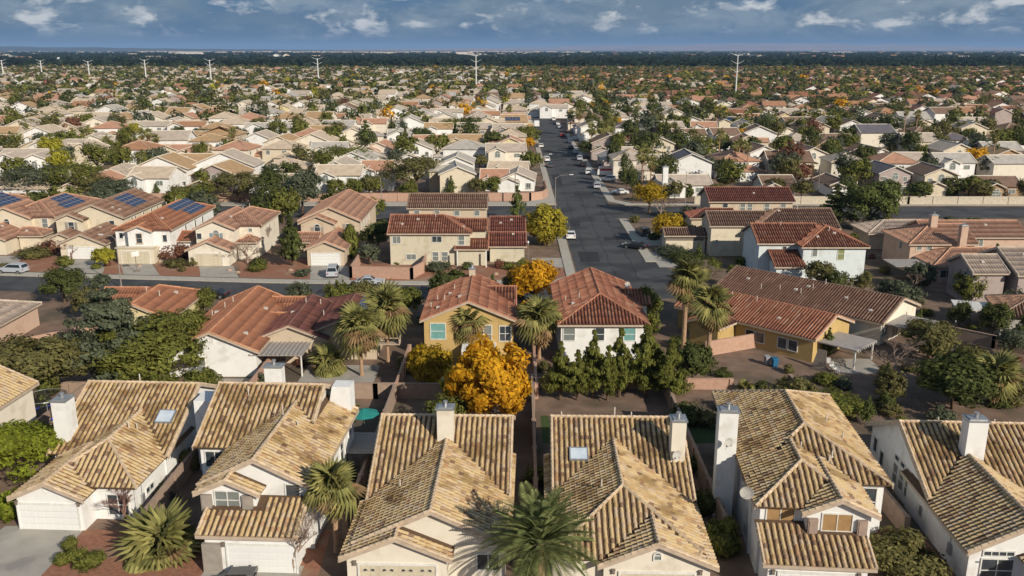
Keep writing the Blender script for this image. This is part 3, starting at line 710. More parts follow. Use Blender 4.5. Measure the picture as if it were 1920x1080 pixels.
# H6
W6 = [Wing(-.2, 15, -.1, 13.9, 3.2, .47, 'x'), Wing(-.3, 8.4, -7.1, 5, 3.0, .53, 'y'), Wing(3.2, 9.4, -9.2, -3, 2.7, .4, 'y')]
h6 = fgh('white house at the lower right corner, chimney in its roof valley', (31.6, 60), -3, W6)
chimney(h6, 3.7, 5.2, 3.3, 4.5, 3, 8.1, WALL['white'])
for y in (7.3, 6.0, 4.7): window(h6, 'L', .25, y, 3.0, .85, .4, GLASS, 0, det=False)
for y in (7.3, 6.0, 4.7): window(h6, 'L', .25, y, 1.6, .9, 1.7, GREYGL, 0)
for y, z in ((12.2, 1.9), (10.5, 1.4)): window(h6, 'L', .25, y, z, .8, 1.3, GLASS, 0)
window(h6, 'F', 2.0, -6.65, 2.75, 2.0, .3, GLASS, 3, det=False); window(h6, 'F', 2.0, -6.65, 1.45, 2.1, 1.7, GLASS, 1)
vent(h6, 3.0, 7.0, 6.4, .5); vent(h6, 7.5, 7.0, 6.4, .4)
mb = MB(); mb.box(.55, -6.68, 2.0, .95, -6.6, 2.12); ob('house_number_plate', mb.mesh('house_number_plate', GREYGL), h6)

def downpipe(h, x, y, z, col=WTRIM):
    mb = MB(); mb.box(x - .05, y - .05, 0, x + .05, y + .05, z); ob('downpipe', mb.mesh('downpipe', col), h)
def meter(h, x, y, z, face):
    mb = MB(); mb.box(-.22, -.16, -.4, .22, .0, .4); mb.tube([(0, -.05, .4), (0, -.05, 1.6)], .03, 5); ob('meter_box', mb.mesh('meter_box', METAL), h, loc=(x, y, z), rz=FACE[face])
def wall_lamp(h, x, y, z):
    mb = MB(); mb.box(-.09, -.16, -.16, .09, .0, .12); mb.prism([(-.12, -.2, .12), (.12, -.2, .12), (.12, 0, .12), (-.12, 0, .12)], (0, 0, .06)); ob('wall_lamp', mb.mesh('wall_lamp', DTRIM), h, loc=(x, y, z))
for h, x, y, z in ((h1, 8.82, 1.9, 2.9), (h1, 8.82, 9.6, 2.9), (h2, 7.22, 1.2, 5.0), (h2, 7.22, 11.5, 5.0), (h5, .28, 3.2, 5.3), (h5, 7.2, .5, 5.2), (h6, .1, -6.6, 2.8), (h6, .18, .6, 3.0), (h5, 9.98, 8, 5.3)): downpipe(h, x, y, z)
meter(h1, 8.76, 3.0, 1.3, 'R'); meter(h2, 7.16, 4.6, 1.4, 'R'); meter(h5, .34, 4.4, 1.4, 'L'); meter(h6, .24, 1.6, 1.3, 'L'); meter(h6, .14, -3.8, 1.3, 'L')
wall_lamp(h1, .35, .12, 2.3); wall_lamp(h1, 5.25, .12, 2.3); wall_lamp(h2, 1.7, -2.06, 2.2); wall_lamp(h3, -5.0, -7.27, 2.3); wall_lamp(h4, -1.5, -8.17, 2.3); wall_lamp(h4, 4.3, -8.17, 2.3); wall_lamp(h5, .8, -2.56, 2.2); wall_lamp(h5, 6.4, -2.56, 2.2)

# ================================================================ SECOND ROW (backs towards us)
SR = 'houses between the back yards and the cross street'
def mid(label, O, rz, wings, roof, wall, group, **k): return house(label, O, rz, wings, roof, wall, 'cols', group=group, **k)
def addvents(h, wings, pts):
    for p in pts:
        z = max(w_.h(p[0], p[1]) for w_ in wings)
        if z > 0: (vent if len(p) == 2 else boxvent)(h, p[0], p[1], z)
wb0 = [Wing(-12, 0, 0, 22, 3.0, .38, 'y', 'hh')]
b0 = mid('low house with faded pinkish roof at the left edge, beside the pink yard wall', (-63.4, 92), 0, wb0, 'greytan', 'pink', SR)
addvents(b0, wb0, [(-4, 5), (-3, 15, 1), (-5, 8)])
wb1 = [Wing(0, 9.5, 0, 14, 3.0, .45, 'y', 'gh'), Wing(-3, 5, 6, 14, 3.0, .4, 'x', 'gg')]
b1 = mid('orange roofed house behind the tall pine, yellow wall on its right', (-52.6, 106), 0, wb1, 'orange', 'paleyellow', SR)
window(b1, 'R', 9.05, 3, 1.7, 1.0, 1.3); addvents(b1, wb1, [(6, 6), (7, 9, 1), (3.5, 8)])
wb2 = [Wing(0, 10.9, 0, 20, 3.1, .43, 'y', 'gg'), Wing(6.5, 11.9, 11, 14.6, 3.1, .43, 'x', 'gg'), Wing(3, 13.5, 14.5, 21.5, 3.1, .40, 'x', 'gg')]
b2 = mid('white house under a big orange roof, gable wall with sliding door facing us', (-39.4, 93.6), 0, wb2, 'orange', 'white', SR)
window(b2, 'F', 3.6, .45, 1.3, 2.0, 2.1, GREYGL, 1); window(b2, 'F', 5.45, .45, 4.4, .5, .4, WTRIM, 0, det=False)
for y in (4, 7, 9.2, 12.5): window(b2, 'R', 10.45 if y < 10 else 11.75, y, 1.8, 1.0, 1.5)
addvents(b2, wb2, [(1.5, 9), (2.2, 11), (3, 13.5), (3.6, 15), (2.4, 12, 1), (1.3, 6, 1), (8.5, 3.5, 1), (8.2, 13.2, 1)])
wb3 = [Wing(0, 9.4, .8, 17, 3.1, .42, 'y', 'gh'), Wing(-5.5, 3.5, -.5, 13, 3.0, .40, 'y', 'gg')]
b3 = mid('shaded maroon roofed beige house behind two fan palms, blue solar strip on it', (-25.2, 98.6), 0, wb3, 'shadedmaroon', 'beige', SR)
solar(b3, wb3[0].geo()[0][1], 5, .7, 5, 3); window(b3, 'F', 6.5, 1.25, 1.5, 1.6, 1.3); window(b3, 'F', -2.5, -.05, 1.3, 1.8, 2.0)
addvents(b3, wb3, [(-1, 9), (.5, 10.5), (-2, 6, 1), (1.6, 7)])
mb = MB(); mb.box(-4.6, -4.6, 2.5, 1.5, -.06, 2.62)
for i in range(12): mb.box(-4.5 + i * .5, -4.7, 2.62, -4.42 + i * .5, -.1, 2.75)
ob('patio_roof', mb.mesh('patio_roof', PATIO), b3)
for x in (-4.4, 1.3): mb = MB(); mb.box(x - .07, -4.5, 0, x + .07, -4.36, 2.5); ob('patio_post', mb.mesh('patio_post', WTRIM), b3)
mb = MB(); mb.box(8, -.5, 2.4, 12, .7, 2.5); mb.box(8, -.5, 2.5, 8.1, .7, 3.3); mb.box(11.9, -.5, 2.5, 12, .7, 3.3); mb.box(8, -.5, 3.2, 12, -.4, 3.3); ob('balcony', mb.mesh('balcony', TRIM), b3)
wb4 = [Wing(0, 11.5, 0, 13.4, 5.0, .42, 'y', 'gg'), Wing(5.7, 11.5, 6, 13.6, 5.0, .42, 'x', 'gg')]
b4 = mid('two-storey mustard yellow house with red roof behind the orange tree', (-10.9, 99.3), 0, wb4, 'red', 'yellow', SR)
window(b4, 'F', 2.1, .45, 3.6, 1.7, 1.9, TEAL, 0); window(b4, 'F', 8.0, .45, 3.2, .9, 2.2, GREYGL, 0); window(b4, 'F', 10.1, .45, 3.3, 1.3, 1.8, GLASS, 1)
mb = MB(); mb.box(5.0, -2.6, 0, 9, .44, 2.2); ob('patio_room', mb.mesh('patio_room', WALL['white']), b4)
addvents(b4, wb4, [(1.0, 4), (1.6, 6.5), (2.6, 5), (3.6, 8.5), (2, 2.5, 1), (3.2, 7, 1), (4.6, 3.6, 1)]); chimney(b4, 5.3, 6.1, 12, 12.8, 5, 8.3, WALL['beige'])
wb5 = [Wing(0, 10.8, 0, 18.6, 5.0, .42, 'y', 'hg'), Wing(8.3, 12.3, 9, 15, 4.8, .4, 'x', 'gg')]
b5 = mid('two-storey white house with red hipped roof behind the line of pines', (5.3, 97.8), 0, wb5, 'red', 'white', SR)
for x, p_ in ((1.4, GREYGL), (5.0, GLASS), (8.5, TEAL)): window(b5, 'F', x, .45, 3.7, 1.3 if x != 5 else 1.0, 1.5, p_, 0)
addvents(b5, wb5, [(3, 7), (1.4, 8), (2.2, 5.5, 1)]); dish(b5, 9.6, 12, 6.6, .5, .45)
FR = (28.8, 121.8)
wb6 = [Wing(0, 24.6, 0, 12, 3.0, .36, 'x', 'gg')]
b6 = mid('long house under a dark brown tiled roof, grey patio cover hung with lights', FR, -45, wb6, 'dkbrown', 'ivory', SR)
addvents(b6, wb6, [(9, 2.6), (13, 4.2), (6.5, 2.0), (12, 2.8), (3.5, 3.5, 1), (11, 3.2, 1), (12.2, 4.4, 1), (18, 3.6, 1), (14, 5.8), (22, 2, 1)])
def patio(h, x0, x1, y0, y1, z, mat, lights=True):
    mb = MB(); mb.box(x0, y0, z, x1, y1, z + .14); ob('patio_roof', mb.mesh('patio_roof', mat), h)
    for y in (y0 + .3, y1 - .3): mb = MB(); mb.box(x1 - .4, y - .09, 0, x1 - .22, y + .09, z); ob('patio_post', mb.mesh('patio_post', PATIOW), h)
    if lights:
        mb = MB(); n = 10
        for i in range(n):
            y = y0 + (y1 - y0) * (i + .5) / n; mb.box(x1 + .01, y - .06, z - .14, x1 + .12, y + .06, z + .02)
        ob('string_light', mb.mesh('string_light', PATIOW), h, kind='stuff')
patio(b6, 24.2, 28.6, 1.6, 7.5, 2.45, PATIO); window(b6, 'R', 24.15, 1.6, 1.5, 1.6, 1.1, GREYGL, 1); window(b6, 'R', 24.15, 5.0, 1.15, 1.8, 2.1, GLASS, 1)
wb7 = [Wing(0, 20, 0, 10.4, 3.0, .38, 'x', 'gg'), Wing(4.5, 9.5, -4, 4, 2.9, .38, 'y', 'gg'), Wing(-1.5, 4.5, 3, 9.5, 3.4, .38, 'x', 'gg')]
def lr(x, y): return FR[0] + .70711 * x + .70711 * y, FR[1] - .70711 * x + .70711 * y
b7 = mid('long red roofed house with yellow gable wall and a grey patio cover', lr(1.6, -11.9), -45, wb7, 'red', 'yellow', SR)
patio(b7, 19.6, 24.4, 1.4, 6.8, 2.3, PATIO)
for x in (11.2, 12.6, 15.6, 17.0): window(b7, 'F', x, .45, 1.5, 1.1, 1.3, GLASS, 0)
addvents(b7, wb7, [(6, 4.4), (2.5, 4), (14, 2.2, 1), (9.5, 4.6)])
wb8 = [Wing(0, 14, 0, 10, 3.0, .40, 'x', 'hg'), Wing(5, 16, -2, 8, 3.0, .4, 'x', 'hh')]
b8 = mid('brown roofed house at the right edge, white patio cover strung with lights', (62.5, 108), -18, wb8, 'brown', 'grey', SR)
mb = MB(); mb.box(-4.5, 3.6, 2.4, .6, 8.2, 2.54); ob('patio_roof', mb.mesh('patio_roof', PATIOW), b8)
for y in (4, 8): mb = MB(); mb.box(-4.3, y - .08, 0, -4.14, y + .08, 2.4); ob('patio_post', mb.mesh('patio_post', PATIOW), b8)
mb = MB()
for i in range(12): mb.box(-4.5 + i * .8, 3.4, 2.28, -4.36 + i * .8, 3.55, 2.42)
ob('string_light', mb.mesh('string_light', PATIOW), b8, kind='stuff'); window(b8, 'F', 10, -1.5, 1.4, 1.6, 1.6, GREYGL, 1)

# ================================================================ THIRD ROW (north side of the cross street)
TR = 'houses facing the cross street'
wc0 = [Wing(0, 12.5, 0, 19, 5.5, .40, 'y', 'hh'), Wing(2, 12, -8, 3, 2.8, .40, 'y', 'gg')]
c0 = mid('two-storey house at the left edge with blue solar panels over most of its roof', (-113, 166), 0, wc0, 'salmon', 'cream', TR)
solar(c0, wc0[0].geo()[0][1], 4.5, .8, 6, 4); window(c0, 'R', 12.05, 5, 4.4, .8, .8); window(c0, 'R', 12.05, 9, 4.4, .8, .8)
wc1 = [Wing(0, 10.4, 0, 20, 5.5, .42, 'y', 'hh'), Wing(-3.4, 6.4, -1, 8, 5.4, .42, 'y', 'gg'), Wing(-3.0, 5.5, -8.5, 1, 2.8, .42, 'y', 'gg'), Wing(5, 10, -4.5, 1, 2.8, .40, 'x', 'gh')]
c1 = mid('cream two-storey house with salmon roof and solar panels, pale green garage door', (-96.6, 163.5), 0, wc1, 'salmon', 'cream', TR)
solar(c1, wc1[0].geo()[0][1], 6.5, .9, 5, 4, ((0, 3), (0, 2))); garage(c1, .6, -8.05, 4.6, DOORC); window(c1, 'F', 1.6, -.55, 4.2, 1.0, 1.0, GLASS, 0, arch=True); window(c1, 'F', 8.2, .45, 4.2, 1.0, 1.7, GREYGL, 0)
addvents(c1, wc1, [(3, 13), (4.8, 15), (2, -3, 1), (6.5, -3, 1)])
wc2 = [Wing(0, 11.8, 0, 20, 5.5, .42, 'y', 'gg'), Wing(-.6, 5.2, -2, 6, 5.4, .42, 'y', 'gg'), Wing(4.2, 12.9, -10.9, 1, 2.8, .42, 'y', 'gg'), Wing(.3, 5, -6.6, 0, 2.9, .42, 'y', 'gg')]
c2 = mid('beige two-storey house with brown roof, a square of solar panels and dark shutters', (-84.6, 162.6), 0, wc2, 'brown', 'cream', TR)
solar(c2, wc2[0].geo()[0][1], 8, 1.4, 4, 4); garage(c2, 8.6, -10.45, 5.2, DOORG); window(c2, 'F', 2.6, -1.55, 4.2, 1.0, 1.5, GLASS, 0, shutters=SHUT, frame=WTRIM); window(c2, 'F', 9.3, .45, 4.3, .9, 1.1, GLASS, 0); window(c2, 'F', 2.8, -6.15, 1.3, 1.3, 1.0, GLASS, 0, arch=True)
for y in (4.5, 6, 10, 14, 17): window(c2, 'R', 11.35, y, 4.4, .6, .8, GLASS, 0, det=False)
addvents(c2, wc2, [(8.5, 3, 1), (9.6, 3.4, 1), (9, -4, 1)])
wc3 = [Wing(0, 10.4, 0, 24, 5.6, .42, 'y', 'hh'), Wing(2.7, 7.6, -1.4, 6, 5.6, .4, 'y', 'gg'), Wing(9, 13, 3, 9, 3.0, .4, 'x', 'gg')]
c3_ = mid('white two-storey house with bright orange roof, solar panels and a flat cream garage front', (-69.8, 150.6), 0, wc3, 'orange', 'white', TR)
solar(c3_, wc3[0].geo()[0][1], 11, .9, 6, 4, ((0, 0), (0, 1))); mb = MB(); mb.box(1.4, -2.0, 0, 7.8, .44, 2.75); mb.box(1.2, -2.2, 2.75, 8.0, -.96, 2.9); ob('garage_front', mb.mesh('garage_front', WALL['cream']), c3_)
garage(c3_, 4.6, -2.0, 4.8, DOORC, h_=2.2); window(c3_, 'F', 5.1, -.95, 4.3, .9, 1.6, GLASS, 0, sill=True, frame=TRIM); window(c3_, 'F', 1.4, .45, 4.5, .6, 1.0, GLASS, 0); window(c3_, 'F', 9.0, .45, 4.0, .7, 1.2, GLASS, 0)
for y in (8, 13, 17): window(c3_, 'R', 9.95, y, 4.2, .7, 1.3, GLASS, 0)
addvents(c3_, wc3, [(3, 7, 1), (7.4, 4, 1), (5.2, 17), (4.5, 14)])
wc4 = [Wing(0, 7.6, 0, 14, 5.6, .42, 'y', 'gg'), Wing(2.2, 11.2, 3.5, 17, 5.6, .42, 'y', 'hh'), Wing(0, 7.8, -4.4, 1, 2.8, .42, 'y', 'gg'), Wing(7, 11, .5, 5, 3.2, .4, 'x', 'hh')]
c4_ = mid('cream two-storey house with blue shutters and salmon roof, bare pale shrubs in front', (-55.9, 151), 0, wc4, 'salmon', 'ivory', TR)
garage(c4_, 3.8, -3.95, 4.8, DOORC); window(c4_, 'F', 4.0, .45, 4.2, 1.0, 1.3, GREYGL, 0, shutters=SHUTB, arch=True); window(c4_, 'F', 1.0, .45, 4.3, .8, 1.0, GLASS, 0); window(c4_, 'F', 9, 3.95, 4.7, .6, .6, GREYGL, 0); window(c4_, 'R', 10.75, 10, 4, .9, 1.5)
addvents(c4_, wc4, [(5.5, 12), (6.8, 12), (5, 6, 1), (3.8, -2, 1)])
wc5 = [Wing(0, 11.7, 0, 21, 5.6, .44, 'y', 'gg'), Wing(.6, 7.4, -2.2, 5, 5.5, .42, 'y', 'gg'), Wing(3.8, 11, -12.2, 1, 2.9, .42, 'y', 'gg'), Wing(-1, 5, -6, 0, 2.9, .40, 'x', 'gg')]
c5_ = mid('tan two-storey house with salmon roof and taupe shutters, small white van on its driveway', (-39.4, 159), 0, wc5, 'salmon', 'beige', TR)
garage(c5_, 7.4, -11.75, 4.9, DOORG); window(c5_, 'F', 4.0, -1.75, 4.0, 1.0, 1.6, GLASS, 0, shutters=SHUT, arch=True); window(c5_, 'F', 9.2, .45, 4.3, .7, 1.3, GLASS, 0, shutters=SHUT)
for y in (3, 6, 9, 12): window(c5_, 'R', 11.25, y, 4.2, .7, 1.3, GLASS, 0)
mb = MB(); mb.box(1.2, -1.9, 3.35, 6.8, -1.74, 3.5); ob('belt_trim', mb.mesh('belt_trim', TRIM), c5_)
wc6 = [Wing(0, 14.6, 0, 10.8, 5.6, .42, 'x', 'gh'), Wing(10.5, 17.2, 2.5, 9.5, 5.6, .42, 'x', 'gg'), Wing(11.5, 17.4, -.6, 3.5, 3.0, .35, 's')]
c6_ = mid('pale cream two-storey corner house with red roof beside the yellow-green tree', (-21.4, 147.5), 0, wc6, 'red', 'pale', TR)
for x, z, a, b in ((1.6, 4.4, 1.3, 1.2), (8.5, 4.5, 1.6, 1.0), (12.7, 4.3, 1.0, 1.5), (8.2, 1.5, 1.0, 1.5), (9.8, 1.5, 1.0, 1.5), (4.0, 1.4, 1.6, .9)): window(c6_, 'F', x, .45, z, a, b, GREYGL if z < 4.45 else GLASS, 1 if a > 1.2 else 0)
addvents(c6_, wc6, [(2.4, 2.6, 1), (5, 4, 1), (8, 4.9), (13, 2.2, 1)])
mb = MB(); mb.box(12.0, -1.6, 0, 12.2, -1.4, 2.9); mb.box(16.9, -1.6, 0, 17.1, -1.4, 2.9); ob('porch_post', mb.mesh('porch_post', WTRIM), c6_)
wc6b = [Wing(0, 16.2, 0, 10, 5.5, .42, 'x', 'gg')]
c6b = mid('brown roofed two-storey house just behind the pale cream corner house', (-21, 173), 0, wc6b, 'brown', 'beige', TR)
for x in (2, 6, 10, 14): window(c6b, 'F', x, .45, 4.4, 1.0, 1.0, GREYGL, 0)
wc7 = [Wing(0, 6.9, 0, 8, 2.9, .42, 'x', 'gg'), Wing(0, 6.9, 8.3, 20, 3.2, .40, 'x', 'gg')]
c7_ = mid('low maroon roofed garage wing at the street corner beside the yellow-green tree', (-4.3, 149.6), 0, wc7, 'maroon', 'pale', TR)
addvents(c7_, wc7, [(4.5, 3.4, 1), (4.2, 13, 1), (2.2, 12, 1)])
wd1 = [Wing(0, 18, 0, 10.5, 5.6, .42, 'x', 'gg'), Wing(-4.5, 5, -4, 3, 2.9, .4, 'x', 'hg')]
d1 = mid('two-storey house with dark red roof, its row of windows above a brown roof', (40.6, 180), 0, wd1, 'maroon', 'beige', TR)
for x in (3.6, 7.2, 8.7, 12.2, 15.6): window(d1, 'F', x, .45, 4.3, 1.0, 1.7, GREYGL if x > 7 else GLASS, 0)
addvents(d1, wd1, [(10, 3, 1)])
wd2 = [Wing(0, 11, 0, 9, 5.6, .42, 'x', 'gg'), Wing(7.2, 22.6, -2.4, 9.6, 5.6, .42, 'x', 'hg'), Wing(-7.5, .6, 3, 8, 3.2, .4, 'x', 'gg')]
d2 = mid('cream house with weathered brown roof and shaded wall beside the small yellow trees', (35.2, 154.2), 0, wd2, 'brown', 'cream', TR)
addvents(d2, wd2, [(13, 2.8, 1), (16.5, 3.5), (12, 3.6)]); dish(d2, 1.4, -.1, 2.6, .3, .5); mb = MB(); mb.box(-7, 3.4, 2.2, -.2, 3.6, 3.0); ob('pergola', mb.mesh('pergola', DTRIM), d2)
wd3 = [Wing(0, 11, 2.8, 13.5, 5.6, .42, 'x', 'gg'), Wing(6.3, 17.2, 0, 13, 5.6, .42, 'y', 'hh'), Wing(1.8, 6.9, -1.4, 3.4, 2.7, .40, 's')]
d3 = mid('two-storey bluish white house with red hipped roof, blank wall facing us', (39.8, 136.8), 0, wd3, 'red', 'bluewhite', TR)
window(d3, 'F', 8.6, .45, 4.6, .7, 1.2, GREYGL, 0); window(d3, 'F', 12.8, .45, 4.4, 1.0, 1.9, material('olive_pane', (0.25, 0.27, 0.12)), 0); window(d3, 'F', 8.6, .45, 1.4, 1.0, 1.6, GREYGL, 0); window(d3, 'F', 4.6, 3.25, 4.7, .6, .6, GLASS, 0)
addvents(d3, wd3, [(9.6, 2.6, 1), (12.6, 3.6, 1), (12, 4.4), (5, 7.6)])
wd4 = [Wing(5.4, 23.2, 5.4, 15.4, 5.0, .40, 'x', 'gg'), Wing(0, 11.5, 0, 11.5, 5.0, .40, 'x', 'hg'), Wing(1.2, 13, -6.6, 3, 2.9, .40, 'x', 'hg')]
d4 = mid('salmon pink two-storey house with two pink chimneys and a spreading salmon roof', (65.4, 141.7), 0, wd4, 'salmon', 'pink', TR)
chimney(d4, 5.4, 6.5, 4.6, 5.6, 4, 8.9, WALL['pink']); chimney(d4, 7.8, 8.9, -1, 0, 2.5, 8.2, WALL['pink'])
window(d4, 'F', 14.6, 5.85, 4.0, 1.3, 1.2, GREYGL, 1); window(d4, 'F', 3.6, -6.15, 1.5, 1.9, 1.2, GLASS, 1); window(d4, 'F', 1.9, .45, 4.3, .8, .7, GREYGL, 0); window(d4, 'F', 3.6, .45, 4.3, .8, .7, GREYGL, 0); window(d4, 'L', .45, 4, 4, .9, 1.3)
patio(d4, -4.5, 1.4, -6, -1, 2.6, PATIO, False); addvents(d4, wd4, [(10, 9, 1), (17, 9, 1), (5, -5, 1), (9.5, 3, 1)])
wd5 = [Wing(0, 5.4, 0, 8.2, 5.0, .45, 'x', 'gg'), Wing(5.8, 17, -1.2, 11.5, 5.0, .42, 'x', 'gg')]
d5 = mid('taupe two-storey house with grey-tan roof, narrow gable wall facing the yards', (66, 122.2), 0, wd5, 'greytan', 'mauve', TR)
window(d5, 'L', .45, 2.6, 4.0, .9, 1.4, GREYGL, 0); addvents(d5, wd5, [(2.5, 2.4, 1), (9, 3.5, 1)])
wd6 = [Wing(0, 12, 0, 9, 3.0, .38, 'x', 'hg')]
mid('low tan roofed house behind the salmon pink house, next to the big pine', (66, 160), 0, wd6, 'greytan', 'beige', TR)

# ================================================================ AUTO HOUSES
HC = {}
def auto_house(label, x, y, rz, w_, d_, st, typ, roof, wall, det=1, group='houses of the neighbourhood', solar_=False):
    w_, d_ = round(w_), round(d_); e = 5.4 if st == 2 else 2.9
    key = (w_, d_, st, typ, roof, wall)
    if key not in HC:
        W = []
        if typ == 'G':
            W = [Wing(-w_ / 2, w_ / 2, 0, d_, e, .42, 'y', 'gg')]
            W.append(Wing(-w_ / 2 - .3, w_ * .1, -2.5, 4, 2.9 if st == 2 else 2.6, .40, 'y', 'gg'))
            wn = [('F', 0, .45, e - 1.0, 1.5, 1.1, True), ('F', w_ * .3, .45, e - 1.4, 1.0, 1.2, False), ('F', -w_ * .3, .45, e - 1.4, 1.0, 1.2, False), ('F', w_ * .3, .45, 1.3, 1.4, 1.5, False)]
        elif typ == 'X':
            W = [Wing(-w_ / 2, w_ / 2, 0, d_ * .75, e, .42, 'x', 'gg'), Wing(-w_ / 2 + .4, 0, -2.5, d_ * .5, e, .44, 'y', 'gg')]
            wn = [('F', -w_ * .22, -2.05, e - 1.0, 1.5, 1.2, st == 2), ('F', w_ * .25, .45, e - 1.3, 1.6, 1.1, False), ('F', -w_ * .22, -2.05, 1.1, 2.4, 1.6, False)]
        else:
            W = [Wing(-w_ / 2, w_ / 2, 0, d_, e, .40, 'y', 'hh'), Wing(-w_ * .1, w_ / 2 + .4, -3, 4, 2.9 if st == 2 else 2.7, .38, 'y', 'hg')]
            wn = [('F', -w_ * .3, .45, e - 1.2, 1.2, 1.2, False), ('F', w_ * .15, .45, e - 1.2, 1.4, 1.2, False), ('F', w_ * .2, -2.55, 1.2, 2.6, 1.6, False)]
        wm = MB()
        for q in W: q.walls(wm)
        rm = MB(); roof_slabs(W, rm, .2, 0)
        fm = MB()
        for q in W:
            for a, b in q.geo()[1]:
                fm.tube([Vector(a) + Vector((0, 0, .03)), Vector(b) + Vector((0, 0, .03))], .13, 4)
        HC[key] = (wm.mesh('wall', WALL[wall]), rm.mesh('roof', FLAT[roof]), fm.mesh('ridge_cap', WALL['ivory'] if typ != 'H' else FLAT['cream']), wn, W)
    wm, rm, fm, wn, W = HC[key]
    t = thing('house', label, 'house', (x, y, 0), rz, group)
    ob('wall', wm, t); r = ob('roof', rm, t); ob('ridge_cap', fm, t)
    HOUSES.append((x, y + d_ / 2, max(w_, d_) / 2))
    if det:
        for f, wx, wy, wz, a, b, ar in wn[:4 if det > 1 else 3]:
            if wz > 3.4 or st == 1 or det > 1: window(t, f, wx, wy, wz, a, b, GREYGL, 1 if a > 1.3 else 0, arch=ar, det=False)
    if solar_:
        pl = W[0].geo()[0][0]; solar(t, pl, 2.0, 1.0, 4, 3)
    return t
BY = 'houses between the block wall and the skyline'
